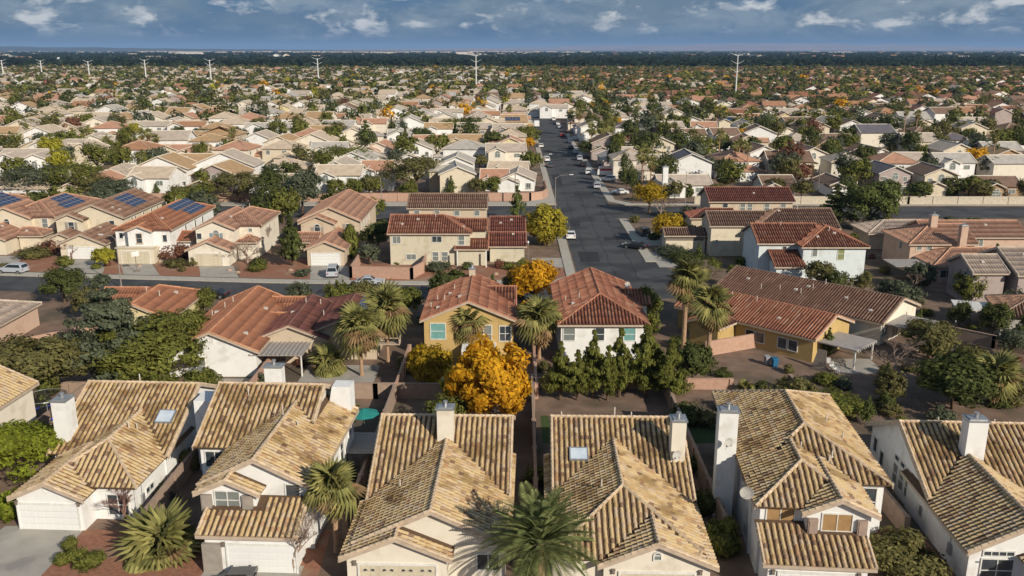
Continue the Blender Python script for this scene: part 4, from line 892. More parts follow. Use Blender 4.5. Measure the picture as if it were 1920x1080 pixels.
# hand-placed: left px, right px, base row, storeys, type, roof, wall, label
M = [
 (-8, 74, 332, 2, 'X', 'greytan', 'white', 'white two-storey house at the left edge, greyish roof, trees below it'),
 (7, 62, 262, 2, 'G', 'greytan', 'cream', 'cream gabled house at the far left above the two white ones'),
 (55, 155, 305, 2, 'X', 'greytan', 'white', 'white house with grey roof behind the tall feathery palm at left'),
 (172, 242, 348, 1, 'H', 'greytan', 'beige', 'low grey roofed house left of the house with two arched porch openings'),
 (240, 352, 358, 2, 'G', 'tan', 'white', 'white house with orange-tan porch roof and arched windows above the back road'),
 (350, 478, 352, 2, 'G', 'greytan', 'white', 'wide white gabled house directly right of the orange-tan porch'),
 (480, 566, 338, 1, 'H', 'cream', 'paleyellow', 'pale yellow house with peach roof left of the grey-green eucalyptus'),
 (590, 664, 358, 2, 'G', 'greytan', 'white', 'white gabled house with tall arched window right of the grey-green eucalyptus'),
 (674, 738, 360, 2, 'X', 'salmon', 'white', 'white house with salmon roof and open porch, left of the wide olive tree'),
 (820, 890, 346, 2, 'G', 'grey', 'white', 'white gabled house with grey roof right of the wide olive tree'),
 (899, 955, 358, 1, 'X', 'salmon', 'white', 'small salmon roofed porch house touching the white corner house'),
 (932, 1006, 361, 1, 'G', 'greytan', 'white', 'white gabled corner house next to the curved pink wall'),
 (909, 990, 318, 2, 'X', 'greytan', 'ivory', 'white two-storey house left of the tall street-side tree'),
 (836, 906, 296, 2, 'X', 'tan', 'paleyellow', 'yellowish house with tan roof, two back from the white corner house'),
 (724, 768, 284, 2, 'G', 'grey', 'white', 'bluish white house standing between two green trees'),
 (660, 722, 318, 1, 'H', 'greytan', 'beige', 'low tan roofed house behind the white one with the open porch'),
 (292, 385, 300, 1, 'X', 'salmon', 'cream', 'salmon roofed cream house right of the trio of palms'),
 (352, 404, 296, 2, 'H', 'tan', 'white', 'white house with a blank side, behind the wide white gabled house'),
 (368, 446, 282, 2, 'H', 'tan', 'beige', 'tan roofed house behind the lone fan palm'),
 (488, 552, 300, 2, 'G', 'tan', 'ivory', 'cream house with peach hipped roof right of the dark purple tree'),
 (545, 620, 298, 2, 'G', 'cream', 'ivory', 'cream house with pale roof, second right of the dark purple tree'),
 (558, 640, 272, 2, 'X', 'tan', 'white', 'ochre roofed house with a white gable behind the pair of cream ones'),
 (450, 550, 266, 2, 'X', 'grey', 'white', 'white house with a long grey roof above the dark purple tree'),
 (312, 384, 262, 2, 'X', 'orange', 'white', 'white house with orange roof, left of the lone fan palm'),
 (238, 316, 262, 2, 'X', 'greytan', 'white', 'white house with grey roof and blank gable above the trio of palms'),
 (114, 250, 276, 1, 'X', 'orange', 'cream', 'long low orange roofed house behind the left palms'),
 (854, 922, 268, 2, 'X', 'greytan', 'beige', 'beige house with taupe roof, third back along the left kerb line'),
 (924, 984, 270, 2, 'X', 'greytan', 'mauve', 'taupe fronted house beside the street-side tree, third from the corner'),
 (600, 662, 262, 2, 'X', 'grey', 'white', 'white house with grey roof left of the green pine'),
 (1009, 1066, 222, 2, 'X', 'greytan', 'white', 'white house closing the far end of the long street'),
 (806, 868, 232, 2, 'X', 'greytan', 'white', 'white gabled house in the middle distance left of the long street'),
 (880, 940, 238, 2, 'X', 'orange', 'white', 'orange roofed house close to the far end of the long street'),
 (1236, 1340, 371, 1, 'X', 'greytan', 'white', 'white corner house with tall white chimney, two clipped dark shrubs in front'),
 (1205, 1290, 325, 1, 'X', 'greytan', 'ivory', 'house whose roof carries a black framed solar pool heater'),
 (1165, 1230, 308, 1, 'X', 'greytan', 'white', 'low house with wide grey-tan roof beside the street palms'),
 (1120, 1200, 278, 1, 'X', 'salmon', 'cream', 'salmon roofed low house right of the tall street palms'),
 (1100, 1165, 248, 1, 'X', 'orange', 'cream', 'bright orange roofed house right of the long street'),
 (1406, 1466, 322, 2, 'G', 'brown', 'white', 'white gabled house with one arched window, right of the palm trunks'),
 (1500, 1556, 324, 2, 'G', 'brown', 'ivory', 'cream gabled house with one arched window, left of the round green tree'),
 (1345, 1402, 326, 1, 'G', 'brown', 'cream', 'small cream gabled house just left of the row of palm trunks'),
 (1300, 1350, 292, 1, 'G', 'tan', 'pale', 'pale green gabled house behind the black solar heater'),
 (1627, 1690, 312, 1, 'G', 'brown', 'white', 'white gabled low house above the slate roofed one'),
 (1650, 1714, 368, 2, 'G', 'slate', 'mauve', 'taupe two-storey house with slate dark roof at the cream wall'),
 (1735, 1803, 372, 2, 'G', 'brown', 'cream', 'tall cream gabled house right of the taupe one at the cream wall'),
 (1842, 1926, 374, 1, 'X', 'brown', 'brown', 'tan brown low house at the right end of the cream wall'),
 (1868, 1926, 328, 2, 'G', 'tan', 'brown', 'ochre brown house with arched window at the right edge'),
 (1770, 1835, 318, 2, 'G', 'greytan', 'cream', 'cream gabled house with shaded left wall, left of the ochre brown one'),
 (1384, 1424, 262, 2, 'G', 'greytan', 'white', 'small white gabled house with an arched window beside the orange tree'),
 (1460, 1560, 242, 1, 'X', 'greytan', 'white', 'wide low house with pale grey roof behind the dark trees'),
 (1575, 1625, 262, 2, 'G', 'brown', 'white', 'white house half hidden right of the dark round trees'),
 (1600, 1650, 300, 1, 'G', 'brown', 'cream', 'brown roofed cream house between two white gables'),
 (1700, 1765, 262, 2, 'G', 'greytan', 'cream', 'cream house with pale roof left of the right-hand dark trees'),
 (1225, 1300, 246, 1, 'X', 'greytan', 'ivory', 'pale roofed flat house in the middle distance right of the street palms'),
 (1560, 1610, 372, 1, 'G', 'brown', 'white', 'brown roofed house behind the yellow truck'),
 (1430, 1500, 372, 1, 'X', 'brown', 'white', 'brown roofed house with white gable behind the bare pale trees'),
]
MPOS = []
for (a, b, py, st, ty, ro, wa, lb) in M:
    MPOS.append((at((a + b) / 2, py)[0], at((a + b) / 2, py)[1] + 7))
    x, y = at((a + b) / 2, py); wd = max(7, (b - a) / (FPX / proj(x, y, 0)[2]))
    dd = 13 if wd < 15 else 11
    auto_house(lb, x, y + (2.0), math.radians(R.uniform(-4, 4)), min(wd, 19), dd, st, ty, ro, wa, det=2 if py > 290 else 1, group=BY)
# tall white chimney of the corner house
t = [o for o in COL.objects if o.get('label', '').startswith('white corner house with tall')][0]
chimney(t, -6.2, -4.9, -1.2, -.1, 0, 7.6, WALL['white'])
ORD = ['', 'first', 'second', 'third', 'fourth', 'fifth', 'sixth', 'seventh', 'eighth', 'ninth', 'tenth', 'eleventh', 'twelfth', 'thirteenth', 'fourteenth', 'fifteenth', 'sixteenth', 'seventeenth', 'eighteenth', 'nineteenth', 'twentieth',
       'twenty-first', 'twenty-second', 'twenty-third', 'twenty-fourth', 'twenty-fifth', 'twenty-sixth', 'twenty-seventh', 'twenty-eighth', 'twenty-ninth', 'thirtieth', 'thirty-first', 'thirty-second', 'thirty-third', 'thirty-fourth', 'thirty-fifth']
def palette(x, y, r):
    if x > 25 and y > 430 + (0 if x > 100 else 200): return r.choices(['orange', 'red', 'salmon', 'maroon', 'brown', 'greytan'], [4, 4, 2, 2, 1, 1])[0]
    if x > 25 and y < 430: return r.choices(['greytan', 'brown', 'tan', 'slate', 'salmon', 'grey'], [4, 5, 2, 1, 1, 2])[0]
    if x < -60 and y < 420: return r.choices(['salmon', 'orange', 'tan', 'greytan', 'cream'], [4, 1.5, 3, 4, 5])[0]
    return r.choices(['greytan', 'tan', 'cream', 'salmon', 'orange', 'grey', 'brown'], [5, 3, 6, 2, 1, 3, .5])[0]
RN = dict(orange='orange', red='red', salmon='salmon', maroon='dark red', brown='brown', greytan='taupe', tan='tan', slate='slate', cream='peach', grey='grey')
WN = dict(white='white', ivory='off-white', cream='cream', beige='beige', paleyellow='pale yellow', mauve='taupe')
def free(x, y, r=8.5): return all((x - a) ** 2 + (y - b) ** 2 > (r + c * .62) ** 2 for a, b, c in HOUSES)
count = sum(1 for o in COL.objects if o.get('category') == 'house')
row = 0; y = 222; far_specs = []; TREESPOT = []
while y < 1720:
    row += 1
    step = 15.0
    road_gap = any(abs(y + 5 - q) < 9 for q in (346, 475))
    lim = 0.62 * y + 30
    for side in (-1, 1):
        k = 0; x = SX0 - 10 if side < 0 else SX1 + 11
        if y > 470: x = 16 if side < 0 else 29
        while abs(x) < lim:
            xx = x + R.uniform(-1.5, 1.5); yy = y + R.uniform(-3.5, 3.5) + 5 * math.sin(x * .021 + row)
            x += side * step
            TREESPOT.append((xx + 7.3, yy + R.uniform(-4, 14), row, side))
            if not free(xx, yy + 6, 7.0) or not inview(xx, yy, 4, 40): continue
            rr = random.Random(int(xx * 31 + yy * 17))
            if y > 560 and rr.random() < .12: continue
            ro = palette(xx, yy, rr); wa = rr.choices(['white', 'ivory', 'cream', 'beige', 'paleyellow', 'mauve'], [8, 4, 2, 1, .5, 1])[0]
            ty = rr.choices('GXH', [4, 4, 3])[0]; st = rr.choices([1, 2], [3, 7])[0]; ang = rr.choice([0, 0, 0, 0, 0, PI / 2, -PI / 2, PI]) + rr.uniform(-.12, .12)
            wd, dp = rr.choice([11, 12, 13]), rr.choice([12, 13, 14])
            cx = xx + math.sin(ang) * dp / 2; cy = yy + 6 - math.cos(ang) * dp / 2
            k += 1
            if count < 296 and y < 700:
                count += 1
                lb = f"{'two-storey' if st == 2 else 'low'} {WN[wa]} house with {RN[ro]} roof, {ORD[min(k, 35)]} from the long street, row {row} {'left' if side < 0 else 'right'} side"
                lb = f"{'tall' if st == 2 else 'low'} {WN[wa]} house, {RN[ro]} roof, {ORD[min(k, 35)]} from the street in the {ORD[row]} row {'left' if side < 0 else 'right'}"
                auto_house(lb, cx, cy, ang, wd, dp, st, ty, ro, wa, det=1 if y < 330 else 0, group=BY, solar_=(rr.random() < .06 and y < 420))
            else:
                far_specs.append((cx, cy, ang, wd, dp, st, ty, ro, wa)); HOUSES.append((xx, yy + 6, 6)) if y < 700 else None
    y += 27.0 if not road_gap else 33
print('individual houses', count, 'far', len(far_specs))
# the sea of further roofs: templates tiled by material
def far_mass(specs):
    rng = random.Random(3)
    for key_ in sorted(set(s[7] for s in specs)): pass
    mats_ = {}; mb = MB(); idx = {}
    matlist = []
    def mi(m):
        if m.name not in idx: idx[m.name] = len(matlist); matlist.append(m)
        return idx[m.name]
    for (x, y, a, w_, d_, st, ty, ro, wa) in specs:
        e = 5.2 if st == 2 else 2.8; c, s = math.cos(a), math.sin(a)
        W = [Wing(-w_ / 2, w_ / 2, 0, d_, e, .42, 'y' if ty != 'X' else 'x', 'hh' if ty == 'H' else 'gg')]
        if y < 1300: W.append(Wing(-w_ / 2, 0, -3, 4, e - 1 if st == 2 else 2.6, .42, 'y', 'gg'))
        n0 = len(mb.v); mb.mi = mi(WALL[wa])
        for q in W: q.walls(mb)
        mb.mi = mi(FLAT[ro])
        for q in W:
            for p in q.geo()[0]: mb.poly(p)
        mb.mi = mi(GREYGL)
        if y < 1100: mb.box(-.7, .40, e - 1.5, .7, .5, e - .3); mb.box(w_ * .3 - .6, .40, e - 1.6, w_ * .3 + .6, .5, e - .5)
        for i in range(n0, len(mb.v)):
            if y > 2300: mb.v[i] = (mb.v[i][0], mb.v[i][1], mb.v[i][2] * 1.25)
            vx, vy, vz = mb.v[i]; mb.v[i] = (x + vx * c - vy * s, y + vx * s + vy * c, vz)
    mb.mi = 0
    return mb.mesh('distant_houses', matlist)
for i in range(520):   # scattered large pale buildings beyond
    yy = R.uniform(3000, 11000); xx = R.uniform(-.62, .62) * yy
    far_specs.append((xx, yy, R.choice([0, PI / 2]) + R.uniform(-.1, .1), R.uniform(14, 60), R.uniform(14, 30), 2 if R.random() < .5 else 1, 'X', R.choice(['greytan', 'cream', 'grey', 'salmon', 'brown']), R.choice(['white', 'ivory', 'cream'])))
for i in range(30):
    a_ = -0.40 + i * .0165 + R.uniform(-.003, .003); yy = R.uniform(6500, 9500); far_specs.append((a_ * yy, yy, R.uniform(-.05, .05), R.uniform(60, 150), 40, 2, 'X', R.choice(['cream', 'greytan']), 'white'))
o = ob('distant_houses', far_mass(far_specs), kind='stuff')
o['label'] = 'mass of small pale and orange roofed houses reaching to the dark tree belt'

# ================================================================ TREES
def leaves(C, S, Rr, n, size, rng, squash=1.0):
    """n leaf quads round clump centres C (m,3) with radius Rr (m,)"""
    idx = rng.integers(0, len(C), n); d = rng.normal(size=(n, 3)); d /= np.linalg.norm(d, axis=1)[:, None]
    r = Rr[idx] * (0.30 + 1.05 * rng.random(n) ** .8); P = C[idx] + d * r[:, None] * np.array([1, 1, squash])
    cen = P.mean(0); g = P - cen; g /= np.linalg.norm(g, axis=1)[:, None] + 1e-6
    nn = d * .55 + g * .75 + rng.normal(size=(n, 3)) * .42 + np.array([0, 0, .08]); nn /= np.linalg.norm(nn, axis=1)[:, None]
    a = np.cross(nn, rng.normal(size=(n, 3))); a /= np.linalg.norm(a, axis=1)[:, None]; b = np.cross(nn, a)
    s = size * (0.6 + 0.8 * rng.random(n)); a = a * s[:, None]; b = b * (s * .55)[:, None]
    V = np.stack([P - a, P - b * .9 + a * .1, P + a, P + b * .9 + a * .1], 1).reshape(-1, 3); F = np.arange(4 * n).reshape(-1, 4)
    return V, F
TC = {}
def crown_mesh(kind, leafk, n, size, seed=0, shape='round'):
    """unit tree: height 1 overall, crown radius 0.5"""
    key = (kind, leafk, n, size, seed)
    if key in TC: return TC[key]
    rng = np.random.default_rng(seed + 11)
    if kind == 'round':
        m = 60; d = rng.normal(size=(m, 3)); d /= np.linalg.norm(d, axis=1)[:, None]; d[:, 2] = np.where(d[:, 2] < -.55, -d[:, 2], d[:, 2])
        rr = .12 + .28 * rng.random(m) ** .6; C = d * rr[:, None] * np.array([1, 1, .92]) + np.array([0, 0, .55]); Rr = .065 + .075 * rng.random(m); sq = .9
    elif kind == 'full':
        m = 90; d = rng.normal(size=(m, 3)); d /= np.linalg.norm(d, axis=1)[:, None]
        C = d * (.16 + .26 * rng.random(m) ** .5)[:, None] * np.array([1, 1, 1.0]) + np.array([0, 0, .52]); Rr = .045 + .06 * rng.random(m); sq = 1.0
    elif kind == 'wide':
        m = 50; d = rng.normal(size=(m, 3)); d /= np.linalg.norm(d, axis=1)[:, None]; d[:, 2] = np.where(d[:, 2] < -.5, -d[:, 2], d[:, 2])
        C = d * (.14 + .27 * rng.random(m) ** .6)[:, None] * np.array([1.05, 1.05, .85]) + np.array([0, 0, .52]); Rr = .06 + .075 * rng.random(m); sq = .8
    elif kind == 'pine':
        C = []; Rl = []; lev = 11
        for li in range(lev):
            t = (li + rng.random() * .6) / lev; reach = .47 * (1 - t) ** .9 + .012
            for b_ in range(7):
                an = rng.random() * 6.283; rc = reach * (.55 + .5 * rng.random())
                for q_ in range(3 if t < .7 else 2):
                    f_ = (q_ + .8) / 3; C.append((math.cos(an) * rc * f_, math.sin(an) * rc * f_, .16 + .80 * t + .05 * f_ * (1 - t) - .02 * rng.random())); Rl.append((.022 + .050 * (1 - t)) * (.8 + .5 * rng.random()))
        C = np.array(C); Rr = np.array(Rl); sq = .55
    elif kind == 'column':
        m = 50; t = rng.random(m); ang = rng.random(m) * 2 * PI; rad = (.26 * np.sin(PI * (t * .85 + .12)) + .02)
        C = np.stack([np.cos(ang) * rad * 1.15, np.sin(ang) * rad * 1.15, .08 + .84 * t], 1); Rr = .10 * np.ones(m) * (.8 + .5 * rng.random(m)); sq = 1.4
    elif kind == 'bush':
        m = 20; d = rng.normal(size=(m, 3)); d /= np.linalg.norm(d, axis=1)[:, None]; d[:, 2] = np.abs(d[:, 2])
        C = d * (.16 + .2 * rng.random(m))[:, None] * np.array([1, 1, 1.6]) + np.array([0, 0, .12]); Rr = .13 + .08 * rng.random(m); sq = 1.1
    V, F = leaves(C, None, Rr, n, size, rng, sq)
    if kind == 'bush': V[:, 2] = np.maximum(V[:, 2], .01)
    TC[key] = (arr_mesh('crown_' + kind, V, F, G[leafk]), C); return TC[key]
TRK = {}
def trunk_mesh(kind, seed, C, bark=None, thick=.028):
    key = (kind, seed, thick)
    if key in TRK: return TRK[key]
    r = random.Random(seed); mb = MB(); top = .42 if kind in ('round', 'wide', 'full') else .85
    bend = (r.uniform(-.03, .03), r.uniform(-.03, .03))
    mb.tube([(0, 0, -.02), (bend[0] * .5, bend[1] * .5, top * .5), (bend[0], bend[1], top)], [thick, thick * .75, thick * .4], 7)
    if kind in ('round', 'wide', 'full'):
        for c in C[::5]:
            q = (bend[0] * .6, bend[1] * .6, top * .62); mb.tube([q, ((q[0] + c[0]) / 2, (q[1] + c[1]) / 2, (q[2] + c[2]) / 2 - .02), tuple(c)], [thick * .5, thick * .32, .003], 5)
    TRK[key] = mb.mesh('trunk', bark or BARK); return TRK[key]
TN = dict(full='autumn_tree', round='broadleaf_tree', wide='spreading_tree', pine='pine_tree', column='cypress_tree', bush='shrub')
def tree(kind, leafk, x, y, h_, w_, label, n=1200, size=.022, seed=None, group='trees among the houses', cat=None):
    seed = R.randrange(4) if seed is None else seed
    cm, C = crown_mesh(kind, leafk, n, size, seed)
    t = thing(TN[kind], label, cat or ('shrub' if kind == 'bush' else 'tree'), (x, y, 0), R.uniform(0, 6.28), group)
    c = ob('crown', cm, t); c.scale = (w_ * 1.1, w_ * 1.1, h_ * 1.02)
    if kind != 'bush': k = ob('trunk', trunk_mesh(kind, seed, C), t); k.scale = (w_ * 1.1 if kind in ('round', 'wide', 'full') else h_ * .8, w_ * 1.1 if kind in ('round', 'wide', 'full') else h_ * .8, h_ * 1.02)
    return t
def loc_top(px, ptop, h_, wpx=None):
    x, y = at(px, ptop, h_); d = proj(x, y, h_)[2]; return x, y, (wpx * d / FPX if wpx else None)
def T(kind, leafk, px, ptop, h_, wpx, label, n=None, size=None, **k):
    x, y, wm = loc_top(px, ptop, h_, wpx)
    if n is None:
        if y < 100: n, size = 9000, .18 / wm
        elif y < 130: n, size = 5500, .20 / wm
        elif y < 215: n, size = 3200, .26 / wm
        else: n, size = 1500, .36 / wm
        n = int(min(14000, max(900, n * wm / 7)));
    size = round(size, 3)
    return tree(kind, leafk, x, y, h_, wm, label, n, size, **k)
YT = 'trees in the back yards'
T('full', 'orange', 915, 636, 8.8, 165, 'big round orange autumn tree right behind the roof with the leaf-pattern garage', 15000, .030, group=YT)
T('full', 'yellow', 806, 640, 5.5, 88, 'smaller yellow autumn tree left of the big orange one', group=YT)
T('round', 'yellowgreen', 853, 690, 4.8, 58, 'small yellow-green tree squeezed between the yellow and the orange tree', group=YT)
for px, pt, hh, ww, lb in ((1052, 636, 6.8, 60, 'leftmost pine of the line along the lawn'), (1084, 650, 6.0, 50, 'second pine from the left along the lawn, the smallest'), (1115, 614, 7.9, 60, 'third pine from the left along the lawn'), (1142, 640, 6.6, 50, 'fourth pine from the left, low between two tall ones'),
                           (1166, 606, 8.3, 58, 'fifth pine from the left along the lawn, the slimmest'), (1216, 600, 8.6, 82, 'fullest pine of the line along the lawn'), (1262, 628, 7.4, 66, 'rightmost pine of the line along the lawn')):
    T('pine', 'green', px, pt, hh, ww * 1.25, lb, 10000, .028, seed=int(px) % 7, group='pines along the lawn')
T('round', 'dark', 1300, 640, 5.2, 84, 'dark green tree right of the pine line below the two tall palms', group=YT)
T('pine', 'greygreen', 186, 500, 13.5, 225, 'tall dark pine with layered limbs left of the orange roofs', 15000, .019, group=YT)
T('full', 'green', 268, 596, 7.6, 215, 'large leafy green tree right below the tall pine', 15000, .022, group=YT)
T('wide', 'green', 340, 575, 6.5, 110, 'green tree against the white gabled house with the orange roof', group=YT)
T('wide', 'olive', 48, 622, 7.5, 210, 'wide olive grey tree at the left edge behind the trampoline', 13000, .022, group=YT)
T('round', 'dark', 112, 500, 5.5, 92, 'round dark green tree on the near side of the cross street', group=YT)
T('round', 'olive', 572, 548, 4.0, 66, 'small olive yellow tree beside the orange roof at the street', group=YT)
T('column', 'green', 1212, 540, 6.2, 80, 'clipped upright green tree at the corner of the red hipped house', group=YT)
T('round', 'orange', 1002, 486, 7.2, 98, 'orange tree beside the sidewalk in front of the corner house', 6000, .038, group=YT)
T('round', 'redbrown', 975, 498, 5.2, 60, 'brownish thinning tree touching the orange sidewalk tree', group=YT)
T('round', 'orange', 996, 560, 4.0, 50, 'small orange tree between the yellow and the red hipped house', group=YT)
T('wide', 'olive', 1750, 596, 5.0, 110, 'brownish olive tree behind the bare tree right of the patio covers', group=YT)
T('round', 'dark', 1800, 668, 5.8, 150, 'dark bushy tree left of the single fan palm at right', 11000, .03, group=YT)
T('round', 'olive', 1755, 620, 4.4, 70, 'dull brown-green bush tree next to the grey patio', group=YT)
T('bush', 'green', 1575, 722, 3.0, 110, 'low green bush behind the two-storey house with the tan blinds', group=YT)
T('bush', 'olive', 1492, 700, 2.6, 80, 'olive shrub left of the low green bush', group=YT)
T('bush', 'greygreen', 1400, 735, 2.4, 70, 'sparse grey shrub behind the tall chimney', group=YT)
T('bush', 'dark', 1288, 742, 3.0, 56, 'dark clipped shrub in the corner beyond the lawn', group=YT)
T('bush', 'green', 1358, 955, 3.4, 72, 'green shrub in the narrow gap left of the two-storey house with tan blinds', 6000, .05, group='front yard shrubs')
T('bush', 'dark', 1330, 905, 2.6, 60, 'dark shrub in the shaded side gap behind the green one', group='front yard shrubs')
T('bush', 'olive', 1700, 985, 3.6, 150, 'large dark brown-green bush left of the corner house on the right', 12000, .032, group='front yard shrubs')
T('bush', 'redbrown', 1665, 990, 2.6, 70, 'reddish brown bush beside the large dark one', group='front yard shrubs')
T('round', 'bright', 30, 792, 5.4, 160, 'bright green leafy tree at the left edge beside the white garage', 15000, .026, group='front yard shrubs')
T('bush', 'bright', 15, 900, 3.0, 70, 'bright green lower bush at the left edge', group='front yard shrubs')
T('bush', 'olive', 302, 955, 3.2, 84, 'feathery olive shrub between the first two garages', 6000, .05, group='front yard shrubs')
for px, pt, ww in ((128, 1002, 34), (140, 1022, 40), (112, 1030, 30), (165, 1030, 60)):
    T('bush', 'green', px, pt, 1.2, ww, {128: 'topmost clipped round shrub beside the driveway', 140: 'middle clipped round shrub beside the driveway', 112: 'flat round shrub nearest the driveway edge', 165: 'green shrub next to the fan palm at the driveway'}[px], 2500, .06, group='front yard shrubs')
SY = 'trees along the cross street'
T('full', 'golden', 1022, 384, 7.8, 88, 'feathery yellow-green tree at the corner of the two streets', 6000, .034, group=SY)
T('round', 'yellow', 1220, 340, 7.2, 72, 'yellow tree in front of the white corner house beyond the junction', group=SY)
T('round', 'yellow', 1256, 396, 6.4, 70, 'golden tree in front of the dark pergola right of the junction', group=SY)
T('pine', 'dark', 1572, 342, 9.5, 100, 'dark pine left of the big sunlit pine', group=SY)
T('round', 'pine', 1638, 336, 10.5, 118, 'big sunlit green pine right of the dark red roof', 8000, .026, group=SY)
T('pine', 'dark', 542, 396, 9.5, 62, 'dark slender pine in front of the cream house with blue shutters', group=SY)
T('wide', 'greygreen', 562, 306, 11.5, 92, 'tall grey-green eucalyptus behind the third row', 6500, .028, group=SY)
T('column', 'green', 655, 424, 5.8, 34, 'slim upright tree beside the driveway with the white van', group=SY)
T('wide', 'dark', 706, 406, 6.5, 66, 'dark tree left of the pale cream corner house', group=SY)
T('round', 'greygreen', 690, 458, 3.6, 44, 'grey-green small tree inside the pink walled yard', group=SY)
T('bush', 'greygreen', 820, 486, 2.0, 50, 'grey rounded shrub in front of the pale cream corner house', group=SY)
T('round', 'yellowgreen', 192, 462, 3.6, 46, 'round yellow-green tree beside the white garage door', group=SY)
T('bush', 'olive', 60, 455, 2.8, 60, 'olive shrub left of the reddish hedge of bare shrubs', group=SY)
T('bush', 'redbrown', 92, 440, 3.4, 66, 'reddish brown shrub in front of the salmon roofed house', group=SY)
T('bush', 'redbrown', 322, 445, 3.8, 72, 'reddish shrub in front of the white and orange house', group=SY)
T('bush', 'olive', 322, 482, 1.6, 50, 'small golden grass clump at the red gravel', group=SY)
T('bush', 'greygreen', 1262, 456, 2.2, 70, 'pale shrub hedge right of the junction driveway', group=SY)
T('bush', 'dark', 1290, 462, 2.6, 90, 'dark hedge against the shaded wall right of the junction', group=SY)
BW = 'trees along the back road'
for k_, lf, px, pt, hh, ww, lb in (('wide', 'greygreen', 60, 305, 8, 100, 'grey-green tree at the far left above the solar roofs'), ('wide', 'green', 130, 300, 8.5, 110, 'wide green tree above the leftmost solar roofs'), ('round', 'green', 178, 270, 8.5, 56, 'round green tree behind the wide green one'),
        ('wide', 'greygreen', 208, 332, 6.5, 70, 'grey-green tree left of the low grey roof'), ('wide', 'olive', 170, 330, 5.5, 80, 'olive tree over the second solar roof'), ('round', 'green', 372, 344, 5.5, 60, 'green tree in front of the wide white gabled house'), ('wide', 'olive', 442, 318, 7.5, 76, 'thin olive tree left of the eucalyptus'),
        ('round', 'dark', 508, 320, 8, 64, 'dark green tree left of the tall eucalyptus'), ('round', 'olive', 335, 350, 5, 46, 'small olive tree at the pink block wall'), ('wide', 'olive', 776, 282, 10.0, 104, 'wide dark olive tree between two white houses'), ('round', 'olive', 690, 330, 5, 44, 'grey small tree before the white house with open porch'),
        ('round', 'green', 990, 236, 8.5, 50, 'tall green street-side tree left of the long street'), ('round', 'green', 996, 285, 7, 42, 'green street-side tree nearest the curved pink wall'), ('round', 'green', 845, 228, 8, 56, 'green tree in the middle left of the long street'), ('round', 'dark', 786, 240, 7, 50, 'dark green tree left of the middle one'),
        ('wide', 'green', 640, 270, 8.5, 100, 'wide green tree behind the white gabled house with the tall arched window'), ('pine', 'pine', 684, 225, 11, 46, 'pine right of the white house with grey roof'), ('round', 'purple', 499, 242, 6, 44, 'dark purple round tree among the cream houses'),
        ('pine', 'green', 232, 248, 8, 36, 'pine left of the trio of palms'), ('round', 'yellowgreen', 92, 256, 9, 48, 'yellow-green tall tree at the left'), ('round', 'olive', 900, 292, 5, 26, 'small golden tree left of the white two-storey house'),
        ('round', 'dark', 1116, 222, 9, 42, 'tall dark street tree right of the long street'), ('round', 'dark', 1110, 265, 6, 60, 'dark hedge tree under the street palms'), ('column', 'dark', 1272, 345, 3.4, 22, 'left clipped dark shrub at the white corner house'), ('column', 'dark', 1290, 350, 3.0, 22, 'right clipped dark shrub at the white corner house'),
        ('round', 'dark', 1560, 272, 7.5, 46, 'round green tree beside the cream gabled house'), ('round', 'orange', 1366, 246, 5, 34, 'orange tree in the middle distance at right'), ('round', 'dark', 1352, 262, 5.5, 46, 'dark tree below the orange one'), ('round', 'greygreen', 1788, 268, 7, 50, 'grey-green tree before the cream gabled house at right'),
        ('round', 'olive', 1876, 280, 6.5, 60, 'brown-green tree left of the ochre brown house'), ('round', 'dark', 1556, 182, 9, 66, 'dark round tree above the pale grey roof'), ('round', 'dark', 1668, 195, 9, 70, 'dark round tree above the cream gable at right'), ('round', 'dark', 1408, 178, 9.5, 70, 'dark tree right of the white transmission pole'),
        ('round', 'redbrown', 1495, 305, 7.0, 66, 'bare brownish tree behind the dark red roof'), ('bush', 'olive', 1780, 345, 3.5, 36, 'shrub against the tall cream gabled house'), ('bush', 'greygreen', 1340, 345, 3, 50, 'grey shrub right of the corner house with the tall chimney'), ('round', 'green', 1362, 328, 4.0, 34, 'round clipped tree below the row of palm trunks')):
    q_ = 1.3 if pt > 262 and px < 820 else 1.1
    T(k_, lf, px, pt - 4, hh * (1.15 if q_ > 1.2 else 1.05), ww * q_, lb, group=BW)

WDB = dict(olive='olive', green='green', dark='dark green', greygreen='grey-green', redbrown='reddish')
ORD = ['', 'first', 'second', 'third', 'fourth', 'fifth', 'sixth', 'seventh', 'eighth', 'ninth', 'tenth', 'eleventh', 'twelfth', 'thirteenth', 'fourteenth', 'fifteenth', 'sixteenth', 'seventeenth', 'eighteenth', 'nineteenth', 'twentieth'] + ['twenty-' + q for q in ('first', 'second', 'third', 'fourth', 'fifth', 'sixth', 'seventh', 'eighth', 'ninth')] + ['thirtieth'] + ['thirty-' + q for q in ('first', 'second', 'third', 'fourth', 'fifth', 'sixth', 'seventh', 'eighth', 'ninth')] + ['fortieth'] + ['forty-' + q for q in ('first', 'second', 'third', 'fourth', 'fifth')]
TRW = [('behind the houses facing the cross street', -108, 4, 184.5, 190, 17, 5, 8.5), ('in the right-hand yards', 34, 88, 82, 134, 20, 3, 5.5), ('around the houses right of the junction', 27, 95, 138, 184, 22, 2.6, 5.0),
       ('just beyond the pink block wall', -150, 6, 215.5, 223, 14, 3.5, 6), ('just beyond the cream block wall', 30, 160, 211.5, 222, 16, 3.5, 6), ('between the orange roofs and the street', -62, 26, 114, 125, 12, 3.5, 5.5), ('in the back yards behind the near roofs', -60, 62, 78, 92, 14, 3, 5)]
